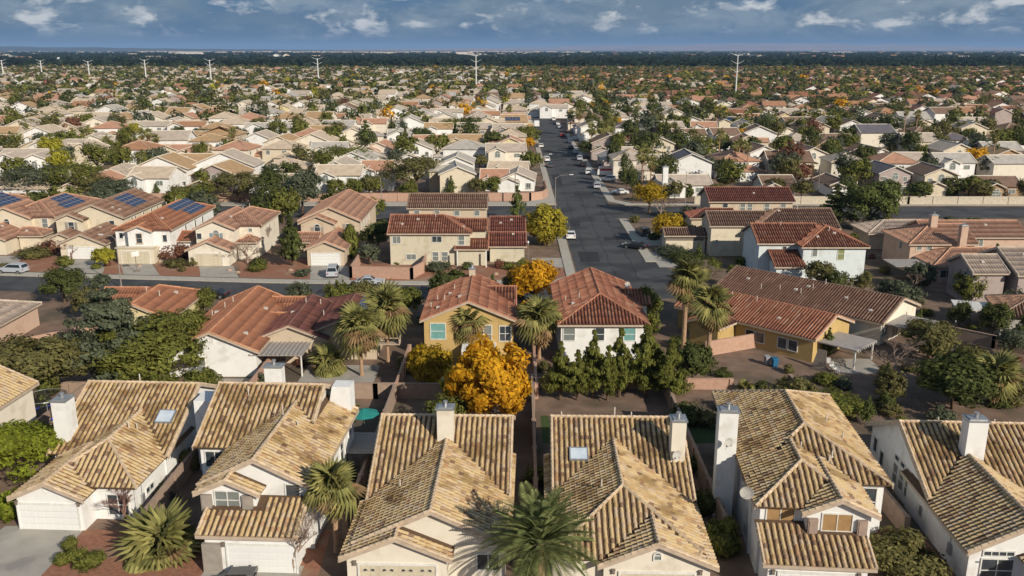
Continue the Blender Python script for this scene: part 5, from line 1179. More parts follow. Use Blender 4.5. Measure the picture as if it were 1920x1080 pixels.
for (wh, xa, xb, ya, yb, n_, ha, hb) in TRW:
    L_ = []
    for i in range(n_ * 4):
        x, y = R.uniform(xa, xb), R.uniform(ya, yb)
        if len(L_) < n_ and free(x, y, .6) and inview(x, y, 3, 10) and not (SX0 - 2 < x < SX1 + 2 and y > 120) and all((x - q[0]) ** 2 + (y - q[1]) ** 2 > 9 for q in L_) and not (-30 < x < 24 and 80 < y < 100 and ha > 2): L_.append((x, y))
    L_.sort()
    for k_, (x, y) in enumerate(L_):
        lf = R.choice(['olive', 'green', 'dark', 'greygreen', 'pine', 'green', 'olive', 'dark']); hh = R.uniform(ha, hb); kd = 'pine' if lf == 'pine' else R.choice(['round', 'wide', 'full'])
        WDT = dict(olive='olive', green='green', dark='dark green', greygreen='grey-green', redbrown='reddish', pine='mid green')
        tree(kd, lf, x, y, hh, hh * (R.uniform(.8, 1.2) if kd != 'pine' else .6), f"{WDT[lf]} {'pine' if kd == 'pine' else 'tree'}, {ORD[k_ + 1]} from the left {wh}", 3000 if y < 140 else 1600, .036 if y < 140 else .045, seed=R.randrange(3), group='trees in the yards and along the walls')
SHR = ((-44, 84, 'left of the shed wall behind the first roof'), (-36, 83, 'behind the ridge of the first house'), (-31, 85.5, 'in the second back yard'), (-24.5, 84, 'below the patio roof with slats'), (-20, 80, 'beside the teal umbrella'), (-11.6, 73, 'in the side gap left of the leaf-pattern garage house'), (2.6, 69, 'in the dark gap between the middle houses'), (15.6, 71, 'right of the skylight roof'),
       (22.5, 84.5, 'left of the grey sparse shrub'), (27, 88, 'under the two-storey ridge at right'), (31, 84, 'beyond the hip of the two-storey roof'), (35, 92, 'at the patio edge'), (38.5, 84.5, 'below the leafless tree'), (43, 81.5, 'in front of the dark bushy tree'), (52, 86, 'right of the lone fan palm'), (46, 96, 'behind the leafless tree'), (56, 100, 'along the curved low wall'),
       (62, 103, 'under the white patio cover'), (-29.4, 66, 'in the gap between the first two garages'), (-28.6, 71, 'deeper in the gap between the first two garages'), (-12.9, 66, 'beside the trunk of the near fan palm'), (29.6, 66, 'at the tall side windows'), (-57, 106, 'beside the low pink wall'), (-58, 92, 'at the pink wall corner'), (-12, 96, 'left of the mustard wall'), (3.6, 96, 'left of the red hipped house'), (17.4, 101, 'right of the red hipped house'), (24, 94, 'below the slatted wall'))
for i, (x, y, wl) in enumerate(SHR):
    lf = ['olive', 'green', 'dark', 'greygreen', 'olive'][i % 5]; hh = R.uniform(1.2, 2.6)
    tree('bush', lf, x, y, hh, R.uniform(1.8, 3.6), f"{dict(olive='olive', green='green', dark='dark green', greygreen='grey-green')[lf]} shrub {wl}", 2200, .05, group='shrubs in the yards')
ROWN = [('the foreground yards', -60, 62, 76, 92, 34), ('the yards below the cross street', -62, 24, 96, 124, 30), ('the right-hand yards', 30, 82, 86, 134, 44), ('the front yards along the cross street', -92, 8, 140, 149, 26), ('the lots right of the junction', 25, 90, 136, 182, 30), ('the verge of the back road', -110, 100, 183, 190, 30)]
for (wh, xa, xb, ya, yb, n_) in ROWN:
    L_ = []
    for i in range(n_):
        x, y = R.uniform(xa, xb), R.uniform(ya, yb)
        if free(x, y, -.6) and inview(x, y, 1, 10) and not (SX0 - 1 < x < SX1 + 2 and y > 126) and not any(abs(x - q) < 3 for q in (-89, -74, -63, -49, -30) if 137 < y < 154): L_.append((x, y))
    L_.sort()
    for k_, (x, y) in enumerate(L_):
        lf = R.choice(['olive', 'green', 'dark', 'greygreen', 'redbrown', 'olive']); hh = R.uniform(.7, 2.3)
        tree('bush', lf, x, y, hh, hh * R.uniform(1.0, 1.7), f"{'tall' if hh > 1.7 else 'low'} {WDB[lf]} bush, {ORD[k_ + 1]} from the left in {wh}", 1100, .07, group='bushes scattered in the yards')
sheet('patio_slab', [(-36, 87.9, -29, 93.4), (-24, 90.5, -15.5, 97.8), (-9, 92, -1, 96.5), (37.5, 95, 43, 100), (-10, 76.2, -2, 80), (20.2, 74, 29, 77)], 0.02, CONC)

for i, (px, py, hh) in enumerate(((1172, 346, 8.5), (1150, 318, 9.5), (1158, 300, 10), (1136, 288, 11), (1128, 270, 10), (1112, 258, 10.5), (1104, 250, 9.5), (1096, 240, 10), (1088, 232, 11), (1080, 226, 9), (1186, 372, 7.5))):
    x, y = at(px, py); x = max(x, 26.0)
    tree('round' if i % 3 else 'column', ['dark', 'dark', 'green'][i % 3], x, y, hh, hh * .55, f"{['dark', 'dark green', 'green'][i % 3]} street tree, {ORD[i + 1] if i < 10 else 'last'} in the shady row right of the long street", 1500, .045, group='shade trees along the right kerb of the long street')
# ---- bare trees
def bare(px, ptop, h_, wpx, label, mat, levels=5, seed=1, name='bare_tree', thick=1.0, kids=3):
    x, y, wm = loc_top(px, ptop, h_, wpx); r = random.Random(seed); mb = MB(); tk = MB()
    def grow(p, d, l, rad, lev):
        q = p + d * l; mid_ = (p + q) / 2 + Vector((r.uniform(-1, 1), r.uniform(-1, 1), r.uniform(-1, 1))) * l * .07
        (tk if lev == levels else mb).tube([p, mid_, q], [rad, rad * .8, rad * .6], 5 if lev > 2 else 3, cap=False)
        if lev == 0: return
        for i in range(kids + (1 if lev <= 2 else 0)):
            a = r.uniform(0, 2 * PI); sp = r.uniform(.35, .95)
            nd_ = (d + Vector((math.cos(a), math.sin(a), r.uniform(-.1, .5))) * sp).normalized()
            grow(p + (q - p) * r.uniform(.55, 1), nd_, l * r.uniform(.6, .8), rad * .58, lev - 1)
    grow(Vector((0, 0, 0)), Vector((0, 0, 1)), h_ * .26, h_ * .022 * thick, levels)
    V = mb.v; mx_ = max(max(abs(v[0]), abs(v[1])) for v in V); mz = max(v[2] for v in V); s1 = wm / 2 / mx_; s2 = h_ / mz
    for M_ in (mb, tk): M_.v = [(v[0] * s1, v[1] * s1, v[2] * s2) for v in M_.v]
    t = thing(name, label, 'tree' if name == 'bare_tree' else 'shrub', (x, y, 0), 0, 'bare trees and shrubs')
    ob('trunk', tk.mesh('trunk', mat), t); ob('crown', mb.mesh('crown', mat), t)
bare(1682, 640, 5.0, 128, 'leafless pale brown tree right of the grey patio covers', TWIG, 6, 4)
bare(1318, 484, 4.5, 90, 'pale leafless tree beside the two tall palms', TWIG, 6, 5)
bare(225, 915, 3.2, 115, 'reddish leafless shrub beside the white garage', RTWIG, 5, 6, 'bare_shrub')
bare(545, 965, 4.6, 110, 'thin leafless tree in front of the garage with the dark car', TWIG, 6, 7)
bare(462, 455, 3.8, 74, 'pale leafless shrub in front of the cream garage', TWIG, 5, 8, 'bare_shrub')
bare(500, 420, 4.8, 46, 'leafless young tree left of the slender pine', TWIG, 5, 9)
bare(295, 440, 4.0, 54, 'pale leafless shrub in front of the white wall', TWIG, 5, 10, 'bare_shrub')
bare(1240, 370, 4.5, 60, 'leafless tree between the two yellow trees', TWIG, 5, 11)
bare(1480, 330, 5.5, 50, 'pale leafless tree behind the long dark red roof', TWIG, 5, 12)
bare(1715, 510, 3.5, 44, 'small leafless tree in the yard of the salmon pink house', TWIG, 5, 13)
bare(420, 470, 2.6, 40, 'low leafless shrub beside the cream garage door', TWIG, 5, 14, 'bare_shrub')
bare(130, 455, 3.0, 60, 'pinkish leafless shrub left of the white garage door', RTWIG, 5, 15, 'bare_shrub')

# ---- palms
def fan_leaf(L_=1.0, n=15, droop=.35):
    mb = MB(); pet = L_ * .42
    mb.tube([(0, 0, 0), (pet * .5, 0, .04), (pet, 0, 0)], [.035, .025, .02], 4, cap=False)
    for i in range(n):
        a = math.radians(-105 + 210 * i / (n - 1)); l = L_ * (.60 + .14 * math.cos(a)); w_ = .075 * L_
        dx, dy = math.cos(a), math.sin(a); px_, py_ = -dy * w_, dx * w_
        b = (pet, 0, 0); m_ = (pet + dx * l * .55, dy * l * .55, -.03); e = (pet + dx * l, dy * l, -droop * l)
        mb.poly([b, (m_[0] + px_, m_[1] + py_, m_[2] - .02), e, (m_[0], m_[1], m_[2] + .05)]); mb.poly([b, (m_[0], m_[1], m_[2] + .05), e, (m_[0] - px_, m_[1] - py_, m_[2] - .02)])
    return mb
def feather_leaf(L_=3.6, pairs=30):
    mb = MB(); pts = []
    for i in range(9):
        t = i / 8; pts.append(Vector((L_ * t * (1 - .12 * t), 0, L_ * (.30 * t - .52 * t * t))))
    mb.tube(pts, [.05 * (1 - .85 * i / 8) for i in range(9)], 4, cap=False)
    for k in range(pairs):
        t = .14 + .85 * k / pairs; f = t * 8; i = int(f); P = pts[i].lerp(pts[min(i + 1, 8)], f - i)
        l = L_ * .17 * math.sin(PI * (t * .86 + .1)) + .1
        for s in (-1, 1):
            d = Vector((.55, s * .8, .25 - .3 * t)).normalized() * l; w_ = Vector((.045, -s * .01, 0))
            mb.poly([P - w_ * .5, P + d * .5 + w_, P + d + Vector((0, 0, -.12 * l)), P + d * .5 - w_])
    return mb
LF = {k: fan_leaf(1.0, 15, .3).mesh('frond', G[k]) for k in ('palm', 'dry')}
LFD = fan_leaf(1.0, 15, .85).mesh('frond', G['palm'])
DF = feather_leaf().mesh('frond', G['dpalm'])
def orient(az, el, s, roll=0.0):
    return Matrix.Rotation(az, 4, 'Z') @ Matrix.Rotation(-el, 4, 'Y') @ Matrix.Rotation(roll, 4, 'X') @ Matrix.Scale(s, 4)
FPJ = {}
def fan_palm(px, ptop, h_, wpx, label, skirt=8, nf=34, lean=(0, 0), det=True, tk=.21, group='fan palms', cat='palm'):
    x, y, wm = loc_top(px, ptop, h_, wpx); wm *= 1.1; rad = wm / 2; cz = h_ - rad * .8; t = thing('fan_palm', label, cat, (x - lean[0], y - lean[1], 0), 0, group)
    mb = MB(); n = 10; pts = [(lean[0] * (i / n) ** 1.5, lean[1] * (i / n) ** 1.5, cz * i / n) for i in range(n + 1)]
    mb.tube(pts, [tk * (1.25 if i == 0 else (1 - .28 * i / n)) * (1 + .05 * (i % 2)) for i in range(n + 1)], 9); ob('trunk', mb.mesh('trunk', PBARK), t)
    r = random.Random(int(px * 7 + ptop)); top = Vector((lean[0], lean[1], cz))
    def mats2(count_, e0, e1, s0, dz=0):
        o_ = []
        for i in range(count_):
            f = (i + .5) / count_; el = math.radians(e0 + (e1 - e0) * f + r.uniform(-14, 14)); az = i * 2.39996 + r.uniform(-.25, .25)
            o_.append(Matrix.Translation(top + Vector((0, 0, dz - f * .35))) @ orient(az, el, s0 * r.uniform(.72, 1.18), r.uniform(-.5, .5)))
        return o_
    s = rad / 1.10
    live = mats2(nf, 82, -38, s); dead = mats2(skirt + 5, -42, -82, s * .9, -.35)
    if det:
        for i, m in enumerate(live): ob('frond', LF['palm'] if i < nf * .5 else LFD if r.random() < .7 else LF['dry'], t, M=m)
        for m in dead: ob('dry_frond', LF['dry'], t, M=m)
    else:
        src = fan_leaf(1.0, 9, .35)
        for lst, nm, mt in ((live[::2], 'crown', G['palm']), (dead, 'dry_skirt', G['dry'])):
            if not lst: continue
            V = joined(lst, np.array(src.v), None).tolist(); b = MB(); b.v = V; nv = len(src.v)
            for i in range(len(lst)): b.f += [tuple(a + i * nv for a in f) for f in src.f]
            b.m = [0] * len(b.f); ob(nm, b.mesh(nm, mt), t, kind=None)
    return t
def date_palm(px, py, cz, x, y, label, nf=64, s=1.0):
    t = thing('date_palm', label, 'palm', (x, y, 0), 0); mb = MB(); n = 12
    mb.tube([(0, 0, cz * i / n) for i in range(n + 1)], [.34 + .04 * (i % 2) for i in range(n)] + [.42], 10); ob('trunk', mb.mesh('trunk', PBARK), t)
    r = random.Random(5)
    for i in range(nf):
        f = (i + .5) / nf; el = math.radians(80 - 108 * f + r.uniform(-7, 7)); az = i * 2.39996 + r.uniform(-.2, .2)
        ob('frond', DF, t, M=Matrix.Translation((0, 0, cz - f * .3)) @ orient(az, el, s * r.uniform(.88, 1.08), r.uniform(-.25, .25)))
xd, yd = at(1012, 1018, 4.6)
date_palm(1000, 1015, 4.6, xd, yd, 'large feathery date palm between the two garages in the foreground', s=1.22)
fan_palm(622, 868, 7.2, 104, 'fan palm with a bare trunk right of the house with tan shutters', 3, 32)
fan_palm(300, 968, 3.0, 165, 'short bushy fan palm in the foreground beside the driveway', 0, 34, tk=.3)
fan_palm(672, 572, 8.4, 92, 'left fan palm of the pair behind the beige patio, tall thin trunk', 5, 32)
fan_palm(722, 540, 9.2, 88, 'right fan palm of the pair in front of the street', 4, 32)
fan_palm(612, 652, 3.0, 74, 'short bushy palm beside the patio furniture', 0, 30)
fan_palm(880, 574, 6.6, 66, 'small palm against the mustard yellow wall', 0, 26, tk=.14)
fan_palm(1012, 560, 7.5, 86, 'shaggy fan palm between the yellow and the red hipped house', 16, 36)
fan_palm(1290, 490, 11.5, 72, 'left one of the two tall shaggy palms at the red roof', 26, 38, tk=.3)
fan_palm(1336, 536, 10.2, 78, 'right one of the two tall shaggy palms at the red roof', 26, 38, tk=.3)
fan_palm(1876, 664, 5.8, 90, 'lone fan palm with a bare trunk near the right edge', 2, 32)
fan_palm(1398, 712, 1.5, 40, 'low palm clump in the yard behind the tall chimney', 0, 20)
for px, pt, hh, ww, lb in ((160, 236, 9.5, 30, 'feathery palm behind the white house at left'), (198, 252, 8, 24, 'palm left of the pine at left'), (264, 240, 10, 22, 'leftmost palm of the trio'), (276, 238, 10, 22, 'middle palm of the trio'), (290, 248, 9, 22, 'rightmost palm of the trio'), (434, 238, 11, 20, 'lone tall palm in the left middle distance'),
        (732, 196, 9, 18, 'small palm left of the green tree'), (1070, 205, 11, 20, 'farthest palm on the right side of the street'), (1086, 202, 12, 22, 'second farthest palm on the right side of the street'), (1110, 228, 12, 26, 'thick palm in front of the dark street tree'), (1134, 226, 12, 28, 'palm in the row right of the long street'), (1144, 224, 12, 26, 'palm next to the last one in that row'),
        (1206, 272, 12, 34, 'left palm in front of the black solar heater'), (1222, 290, 10, 28, 'right palm in front of the black solar heater'), (1262, 228, 9, 26, 'palm behind the grey-tan roof'), (1300, 240, 9, 24, 'palm above the black solar heater'), (1351, 240, 13, 22, 'thin tall palm right of the solar heater'),
        (1380, 262, 11, 18, 'first palm of the tight row'), (1388, 258, 11, 18, 'second palm of the tight row'), (1396, 262, 11, 18, 'third palm of the tight row'), (1404, 265, 11, 18, 'fourth palm of the tight row'), (1317, 268, 7, 30, 'bushy palm right of the black solar heater'),
        (1700, 200, 15, 16, 'very tall thin palm at right'), (1722, 205, 14, 16, 'tall thin palm right of the very tall one'), (1868, 250, 12, 18, 'tall palm left of the ochre brown house'), (100, 214, 10, 18, 'distant palm at left'), (955, 196, 9, 16, 'distant palm left of the street end')):
    fan_palm(px, pt, hh, ww, lb, 3, 30, det=False, tk=.2, group='palms in the middle distance')

# ---- filler trees between the auto rows
TL = ['green', 'dark', 'olive', 'green', 'pine', 'greygreen', 'dark', 'olive', 'yellowgreen', 'orange', 'redbrown', 'green', 'dark', 'olive', 'green', 'dark', 'greygreen']
WD = dict(green='green', dark='dark green', olive='olive', pine='mid green', greygreen='grey-green', yellowgreen='yellow-green', orange='orange', redbrown='reddish brown')
R.shuffle(TREESPOT); TREESPOT.sort(key=lambda q: round(q[1] / 60)); ntree = 0; rowc = {}
far_tr = []; NEART = []
for (x, y, rw, sd_) in TREESPOT:
    if R.random() < .06 or (y > 300 and x < 0 and math.sin(x * .02 + math.sin(y * .011) * 2) < R.uniform(-1.9, 0)): continue
    if SX0 - 3 < x < SX1 + 3 and y < 500: continue
    for rep in range(3 if y < 600 else 4):
        xx, yy = x + R.uniform(-2.5, 2.5) + rep * 3, y + R.uniform(-5, 5) + rep * 8
        if SX0 - 3 < xx < SX1 + 3 and yy < 500: continue
        if not inview(xx, yy, 4, 20) or not free(xx, yy, -3.2): continue
        if yy < 470 and R.random() < (.45 if x < 0 else .12): continue
        if yy < 330 and any(abs(xx - a) < 7 and 2 < b - yy < 17 for a, b in MPOS): continue
        lf = R.choice(TL); lf = R.choice(TL[:7]) if lf in ('orange', 'redbrown', 'yellowgreen') and R.random() < .75 else lf
        kd = 'pine' if lf == 'pine' or (lf == 'dark' and R.random() < .3) else R.choice(['round', 'round', 'wide']); hh = R.uniform(5, 11); ww = hh * R.uniform(.65, 1.05) if kd != 'pine' else hh * .5
        if ntree < 240 and yy < 400: ntree += 1; NEART.append((rw, sd_, abs(xx), xx, yy, kd, lf, hh, ww))
        else: far_tr.append((xx, yy, hh, ww, lf))
NEART.sort(key=lambda q: q[:3])
for (rw, sd_, ax_, xx, yy, kd, lf, hh, ww) in NEART:
    key = (rw, sd_); rowc[key] = rowc.get(key, 0) + 1
    lb = f"{'tall' if hh > 7.5 else 'small' if hh < 6 else 'middling'} {WD[lf]} {'pine' if kd == 'pine' else 'tree'}, {ORD[min(35, rowc[key])]} from the street, {ORD[rw]} house row {'left' if sd_ < 0 else 'right'}"
    tree(kd, lf, xx, yy, hh, ww, lb, 900, .050, group='trees among the middle-distance houses')
print('trees', ntree, len(far_tr))
def far_trees(name, specs, nq, label, hs=.16):
    rng = np.random.default_rng(5); V = []; MI = []; mk = sorted(set(s[4] for s in specs)); S = np.array([(s[0], s[1], s[2], s[3]) for s in specs]); n = len(specs)
    d = rng.normal(size=(n, nq, 3)); d /= np.linalg.norm(d, axis=2)[:, :, None]; r = rng.random((n, nq)) ** .4
    sc_ = np.stack([S[:, 3] * .5, S[:, 3] * .5, S[:, 2] * .42], 1)
    lump = 1 + .25 * np.sin(d[:, :, 0] * 5 + np.arange(n)[:, None]) * np.cos(d[:, :, 1] * 4 + d[:, :, 2] * 5)
    P = d * (r * lump)[:, :, None] * sc_[:, None, :]; P[:, :, 2] += S[:, 2, None] * .56; P[:, :, 0] += S[:, 0, None]; P[:, :, 1] += S[:, 1, None]
    P = P.reshape(-1, 3); m = len(P); nn = d.reshape(-1, 3) + rng.normal(size=(m, 3)) * .4 + np.array([0, 0, .3]); nn /= np.linalg.norm(nn, axis=1)[:, None]; a = np.cross(nn, rng.normal(size=(m, 3))); a /= np.linalg.norm(a, axis=1)[:, None]; b = np.cross(nn, a)
    sz = np.repeat(np.minimum(S[:, 3], 16) * hs, nq) * (.7 + .6 * rng.random(m)); a *= sz[:, None]; b *= (sz * .7)[:, None]
    V = np.stack([P - a, P - b, P + a, P + b], 1).reshape(-1, 3); V[:, 2] = np.maximum(V[:, 2], .05)
    me = arr_mesh(name, V, np.arange(4 * m).reshape(-1, 4), [G[k] for k in mk]); ix = np.repeat(np.array([mk.index(s[4]) for s in specs]), nq).astype(np.int32); me.polygons.foreach_set('material_index', ix)
    o_ = ob(name, me, kind='stuff'); o_['label'] = label
near_far = [s for s in far_tr if s[1] < 600]; rest = [s for s in far_tr if s[1] >= 600]
if near_far: far_trees('far_trees', near_far, 150, 'scattered green tree crowns between the further houses', .10)
for i in range(5200):
    yy = 600 * (3.4 ** R.random()); xx = R.uniform(-.62, .62) * yy
    if R.random() < .5 * (xx < -100) or math.sin(xx * .011 + math.sin(yy * .006) * 2) + math.sin(yy * .017) < R.uniform(-1.6, .9): continue
    rest.append((xx, yy, R.uniform(4, 9), R.uniform(4, 9), R.choice(TL[:7])))
far_trees('farther_trees', rest, 34, 'hundreds of small tree crowns dotting the far housing', .22)
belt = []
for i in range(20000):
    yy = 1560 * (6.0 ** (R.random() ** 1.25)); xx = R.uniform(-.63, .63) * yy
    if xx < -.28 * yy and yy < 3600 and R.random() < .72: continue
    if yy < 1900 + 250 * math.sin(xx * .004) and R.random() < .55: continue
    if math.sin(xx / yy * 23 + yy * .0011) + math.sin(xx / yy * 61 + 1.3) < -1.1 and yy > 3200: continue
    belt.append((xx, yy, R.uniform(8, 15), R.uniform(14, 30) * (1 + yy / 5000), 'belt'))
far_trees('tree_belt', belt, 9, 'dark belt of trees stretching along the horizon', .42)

hzm = bpy.data.materials.new('haze_air'); hzm.use_nodes = True; q = hzm.node_tree; q.nodes.clear(); ho = q.nodes.new('ShaderNodeOutputMaterial'); pv = q.nodes.new('ShaderNodeVolumePrincipled')
pv.inputs['Color'].default_value = (0.36, 0.60, 1.0, 1); pv.inputs['Density'].default_value = 4.5e-5; pv.inputs['Anisotropy'].default_value = 0.0; q.links.new(pv.outputs[0], ho.inputs['Volume'])
ob('haze', MB().box(-46000, -450, -1.4, 46000, 60500, 260).mesh('haze', hzm), kind='stuff')

# ================================================================ WALLS
def wall_run(label, pts, h_, mat, group='block walls', th=.2, cap=None, name='garden_wall'):
    mb = MB(); cb = MB()
    for (x0, y0), (x1, y1) in zip(pts, pts[1:]):
        d = Vector((x1 - x0, y1 - y0, 0)); n = Vector((-d.y, d.x, 0)).normalized() * th / 2; A, B = Vector((x0, y0, 0)), Vector((x1, y1, 0))
        mb.prism([A - n, B - n, B + n, A + n], (0, 0, h_)); n2 = n * 1.35; cb.prism([A - n2 + Vector((0, 0, h_)), B - n2 + Vector((0, 0, h_)), B + n2 + Vector((0, 0, h_)), A + n2 + Vector((0, 0, h_))], (0, 0, .08))
        k = int(d.length / 6)
        for i in range(k + 1):
            P = A + d * (i / max(1, k)); mb.box(P.x - .22, P.y - .22, 0, P.x + .22, P.y + .22, h_ + .06)
    t = thing(name, label, 'wall', (0, 0, 0), 0, group); ob('wall_face', mb.mesh('wall_face', mat), t); ob('wall_cap', cb.mesh('wall_cap', cap or mat), t)
wall_run('long pink block wall behind the back road, curving at the street corner', [(-330, 212.6), (-60, 213.2), (4.5, 214.0), (7.6, 216.5), (8.8, 221), (8.8, 236)], 2.0, PINKW)
wall_run('long cream block wall on the far side of the back road at right', [(44, 209.4), (95, 209), (360, 208.6)], 1.9, CREAMW)
wall_run('pink yard wall left of the pale cream corner house', [(-26.4, 150), (-26.2, 139.0), (-16.2, 138.0), (-14.8, 142), (-14.8, 147.4)], 1.9, PINKW)
wall_run('pink wall corner beside the low house at the left edge', [(-63, 96), (-60.8, 97.5), (-60.5, 101)], 2.6, PINKW)
wall_run('low pink wall between the left yards behind the tall pine', [(-60.5, 101), (-53.5, 108)], 1.9, PINKW)
wall_run('tan rear yard wall crossing behind the foreground yards', [(-60, 88.0), (-14.5, 87.6), (1.6, 87.4)], 1.7, TANW)
wall_run('pinkish retaining wall behind the line of pines', [(1.6, 90.5), (24, 90.2)], 1.2, PINKW)
for i, (x, lb) in enumerate(((-45.5, 'behind the trampoline'), (-28.3, 'between the first two near houses'), (-12.7, 'left of the orange tree'), (1.9, 'right of the orange tree'), (16.2, 'left of the tall chimney house'), (30.0, 'between the two houses at right'))):
    wall_run('straight yard dividing wall ' + lb, [(x, 60 if i not in (0,) else 74), (x + .3, 87 if x < 1 else 90)], 1.75, TANW)
for x, lb in ((-40.6, 'left of the big orange roof'), (-12.3, 'left of the mustard yellow house'), (2.6, 'between the yellow and the red hipped house'), (-27.9, 'between the orange and the maroon roofs')):
    wall_run('yard wall ' + lb, [(x, 87.6), (x, 100)], 1.75, PINKW)
wall_run('pinkish slatted yard wall with a gate below the long red roofed house', [(23.6, 101), (30.4, 104.2)], 1.8, PINKW)
wall_run('curved low wall at the right yards', [(52, 112), (60, 104), (72, 92), (80, 90)], 1.6, TANW)

# ================================================================ CARS
car_cache = {}
def car_mesh(col, typ):
    k = (col, typ)
    if k in car_cache: return car_cache[k]
    L_ = {'sedan': 4.6, 'suv': 4.7, 'hatch': 4.2, 'van': 4.9}[typ]; Wd = 1.8
    hood = {'sedan': .92, 'suv': 1.05, 'hatch': .95, 'van': 1.1}[typ]; top = {'sedan': 1.42, 'suv': 1.72, 'hatch': 1.5, 'van': 1.85}[typ]
    h = L_ / 2
    prof = {'sedan': [(-h, .35), (-h, .75), (-h + .15, hood), (-h + .7, hood + .02), (-h + 1.3, top - .05), (-h + 2.4, top), (h - 1.45, hood + .03), (h - .25, hood - .17), (h, .7), (h, .35)],
            'suv': [(-h, .4), (-h, 1.0), (-h + .3, top - .08), (-h + 1.0, top), (-h + 2.6, top - .05), (h - 1.2, hood + .03), (h - .2, hood - .12), (h, .8), (h, .4)],
            'hatch': [(-h, .35), (-h, .9), (-h + .4, top - .05), (-h + 1.6, top), (h - 1.3, hood), (h - .2, hood - .15), (h, .7), (h, .35)],
            'van': [(-h, .4), (-h, 1.1), (-h + .2, top), (-h + 3.0, top), (h - 1.0, hood + .02), (h - .15, hood - .15), (h, .8), (h, .4)]}[typ]
    mb = MB(); n = len(prof); secs = []
    for yv, inset in ((-Wd / 2, .0), (-Wd / 2 + .02, 0), (Wd / 2 - .02, 0), (Wd / 2, 0)): pass
    def wid(z): return Wd / 2 if z < hood + .04 else Wd / 2 - (z - hood) * .32
    for s in (-1, 1):
        for (x, z) in prof: mb.v.append((x, s * wid(z), z))
    mb.f.append(tuple(range(n))); mb.f.append(tuple(range(2 * n - 1, n - 1, -1))); mb.m += [0, 0]
    for i in range(n):
        j = (i + 1) % n; mb.f.append((i, n + i, n + j, j)); mb.m.append(0)
    body = mb.mesh('body', paint(col[0], col[1]))
    b = [p for p in prof if p[1] > hood + .01]; xr = min(p[0] for p in b); xf = max(p[0] for p in b)
    g = MB()
    zt, zb = top - .12, hood + .08
    xb0 = {'sedan': -h + .95, 'suv': -h + .25, 'hatch': -h + .35, 'van': -h + .3}[typ]; xb1 = {'sedan': -h + 1.35, 'suv': -h + .5, 'hatch': -h + .6, 'van': -h + .4}[typ]
    xf1 = {'sedan': -h + 2.5, 'suv': -h + 2.6, 'hatch': -h + 1.75, 'van': -h + 3.0}[typ]; xf0 = {'sedan': h - 1.6, 'suv': h - 1.35, 'hatch': h - 1.45, 'van': h - 1.15}[typ]
    for s in (-1, 1):
        P = [(xb0 + .12, zb), (xf0 - .12, zb), (xf1 - .05, zt), (xb1 + .08, zt)]
        q = [(x, s * (wid(z) + .012), z) for x, z in P]; q = q if s < 0 else q[::-1]; g.prism(q, (0, -s * .02, 0))
    def slope(x0, z0, x1, z1):
        w0, w1 = wid(z0) - .1, wid(z1) - .08; d = Vector((z1 - z0, 0, -(x1 - x0))).normalized()
        if d.z < 0: d = -d
        g.prism([Vector((x0, -w0, z0)) + d * .015, Vector((x0, w0, z0)) + d * .015, Vector((x1, w1, z1)) + d * .015, Vector((x1, -w1, z1)) + d * .015], -d * .02)
    def zat(x):
        for (x0, z0), (x1, z1) in zip(prof[1:], prof[2:]):
            if x0 <= x <= x1 and x1 > x0: return z0 + (z1 - z0) * (x - x0) / (x1 - x0)
        return hood
    tops = [p for p in prof if p[1] >= top - .09]; fx, fz = tops[-1]; nx_, nz_ = prof[prof.index(tops[-1]) + 1]
    slope(fx + (nx_ - fx) * .9, fz + (nz_ - fz) * .9, fx + (nx_ - fx) * .08, fz + (nz_ - fz) * .08)
    rx, rz_ = tops[0]; px_, pz_ = prof[prof.index(tops[0]) - 1]
    slope(px_ + (rx - px_) * .12, pz_ + (rz_ - pz_) * .12, px_ + (rx - px_) * .88, pz_ + (rz_ - pz_) * .88)
    gl = g.mesh('window_glass', CGL)
    lt = MB(); lt.box(h - .08, -.8, .62, h + .015, -.45, .78); lt.box(h - .08, .45, .62, h + .015, .8, .78); hl = lt.mesh('headlight', WTRIM)
    tl = MB(); tl.box(-h - .015, -.82, .72, -h + .08, -.55, .9); tl.box(-h - .015, .55, .72, -h + .08, .82, .9); tlm = tl.mesh('taillight', material('tail_red', (0.35, 0.02, 0.02)))
    car_cache[k] = (body, gl, hl, tlm, L_); return car_cache[k]
wm_ = MB(); wm_.tube([(0, -.11, 0), (0, .11, 0)], .34, 14); WH = wm_.mesh('tyre', TYRE); wr = MB(); wr.tube([(0, -.13, 0), (0, .13, 0)], .2, 10); WR = wr.mesh('rim', RIM)
def car(x, y, ang, col, typ, label, group='cars parked along the streets', z=.02):
    body, gl, hl, tlm, L_ = car_mesh(col, typ); t = thing('parked_car', label, 'car', (x, y, z), math.radians(ang), group)
    ob('body', body, t); ob('window_glass', gl, t); ob('headlight', hl, t); ob('taillight', tlm, t)
    for sx in (-L_ / 2 + .85, L_ / 2 - .85):
        for sy in (-.82, .82): w1 = ob('wheel', WH, t, (sx, sy, .34)); ob('rim', WR, w1)
    return t
SIL, WHT, BLK, DGR, BLU, RDC = ('silver', (0.42, 0.45, 0.50)), ('white', (0.72, 0.72, 0.72)), ('black', (0.02, 0.02, 0.025)), ('dark_grey', (0.07, 0.075, 0.085)), ('blue', (0.05, 0.08, 0.14)), ('red', (0.4, 0.04, 0.03))
def ct(px, py, ang, col, typ, lb, **k): x, y = at(px, py); return car(x, y, ang, col, typ, lb, **k)
ct(25, 512, 172, SIL, 'suv', 'silver hatchback wagon parked on the cross street at the left edge')
ct(625, 516, 96, SIL, 'van', 'small silver van parked on the shaded driveway')
ct(694, 534, 4, SIL, 'sedan', 'silver sedan at the kerb beside the pink yard wall')
ct(1070, 446, 88, WHT, 'sedan', 'white car half hidden by the yellow-green corner tree')
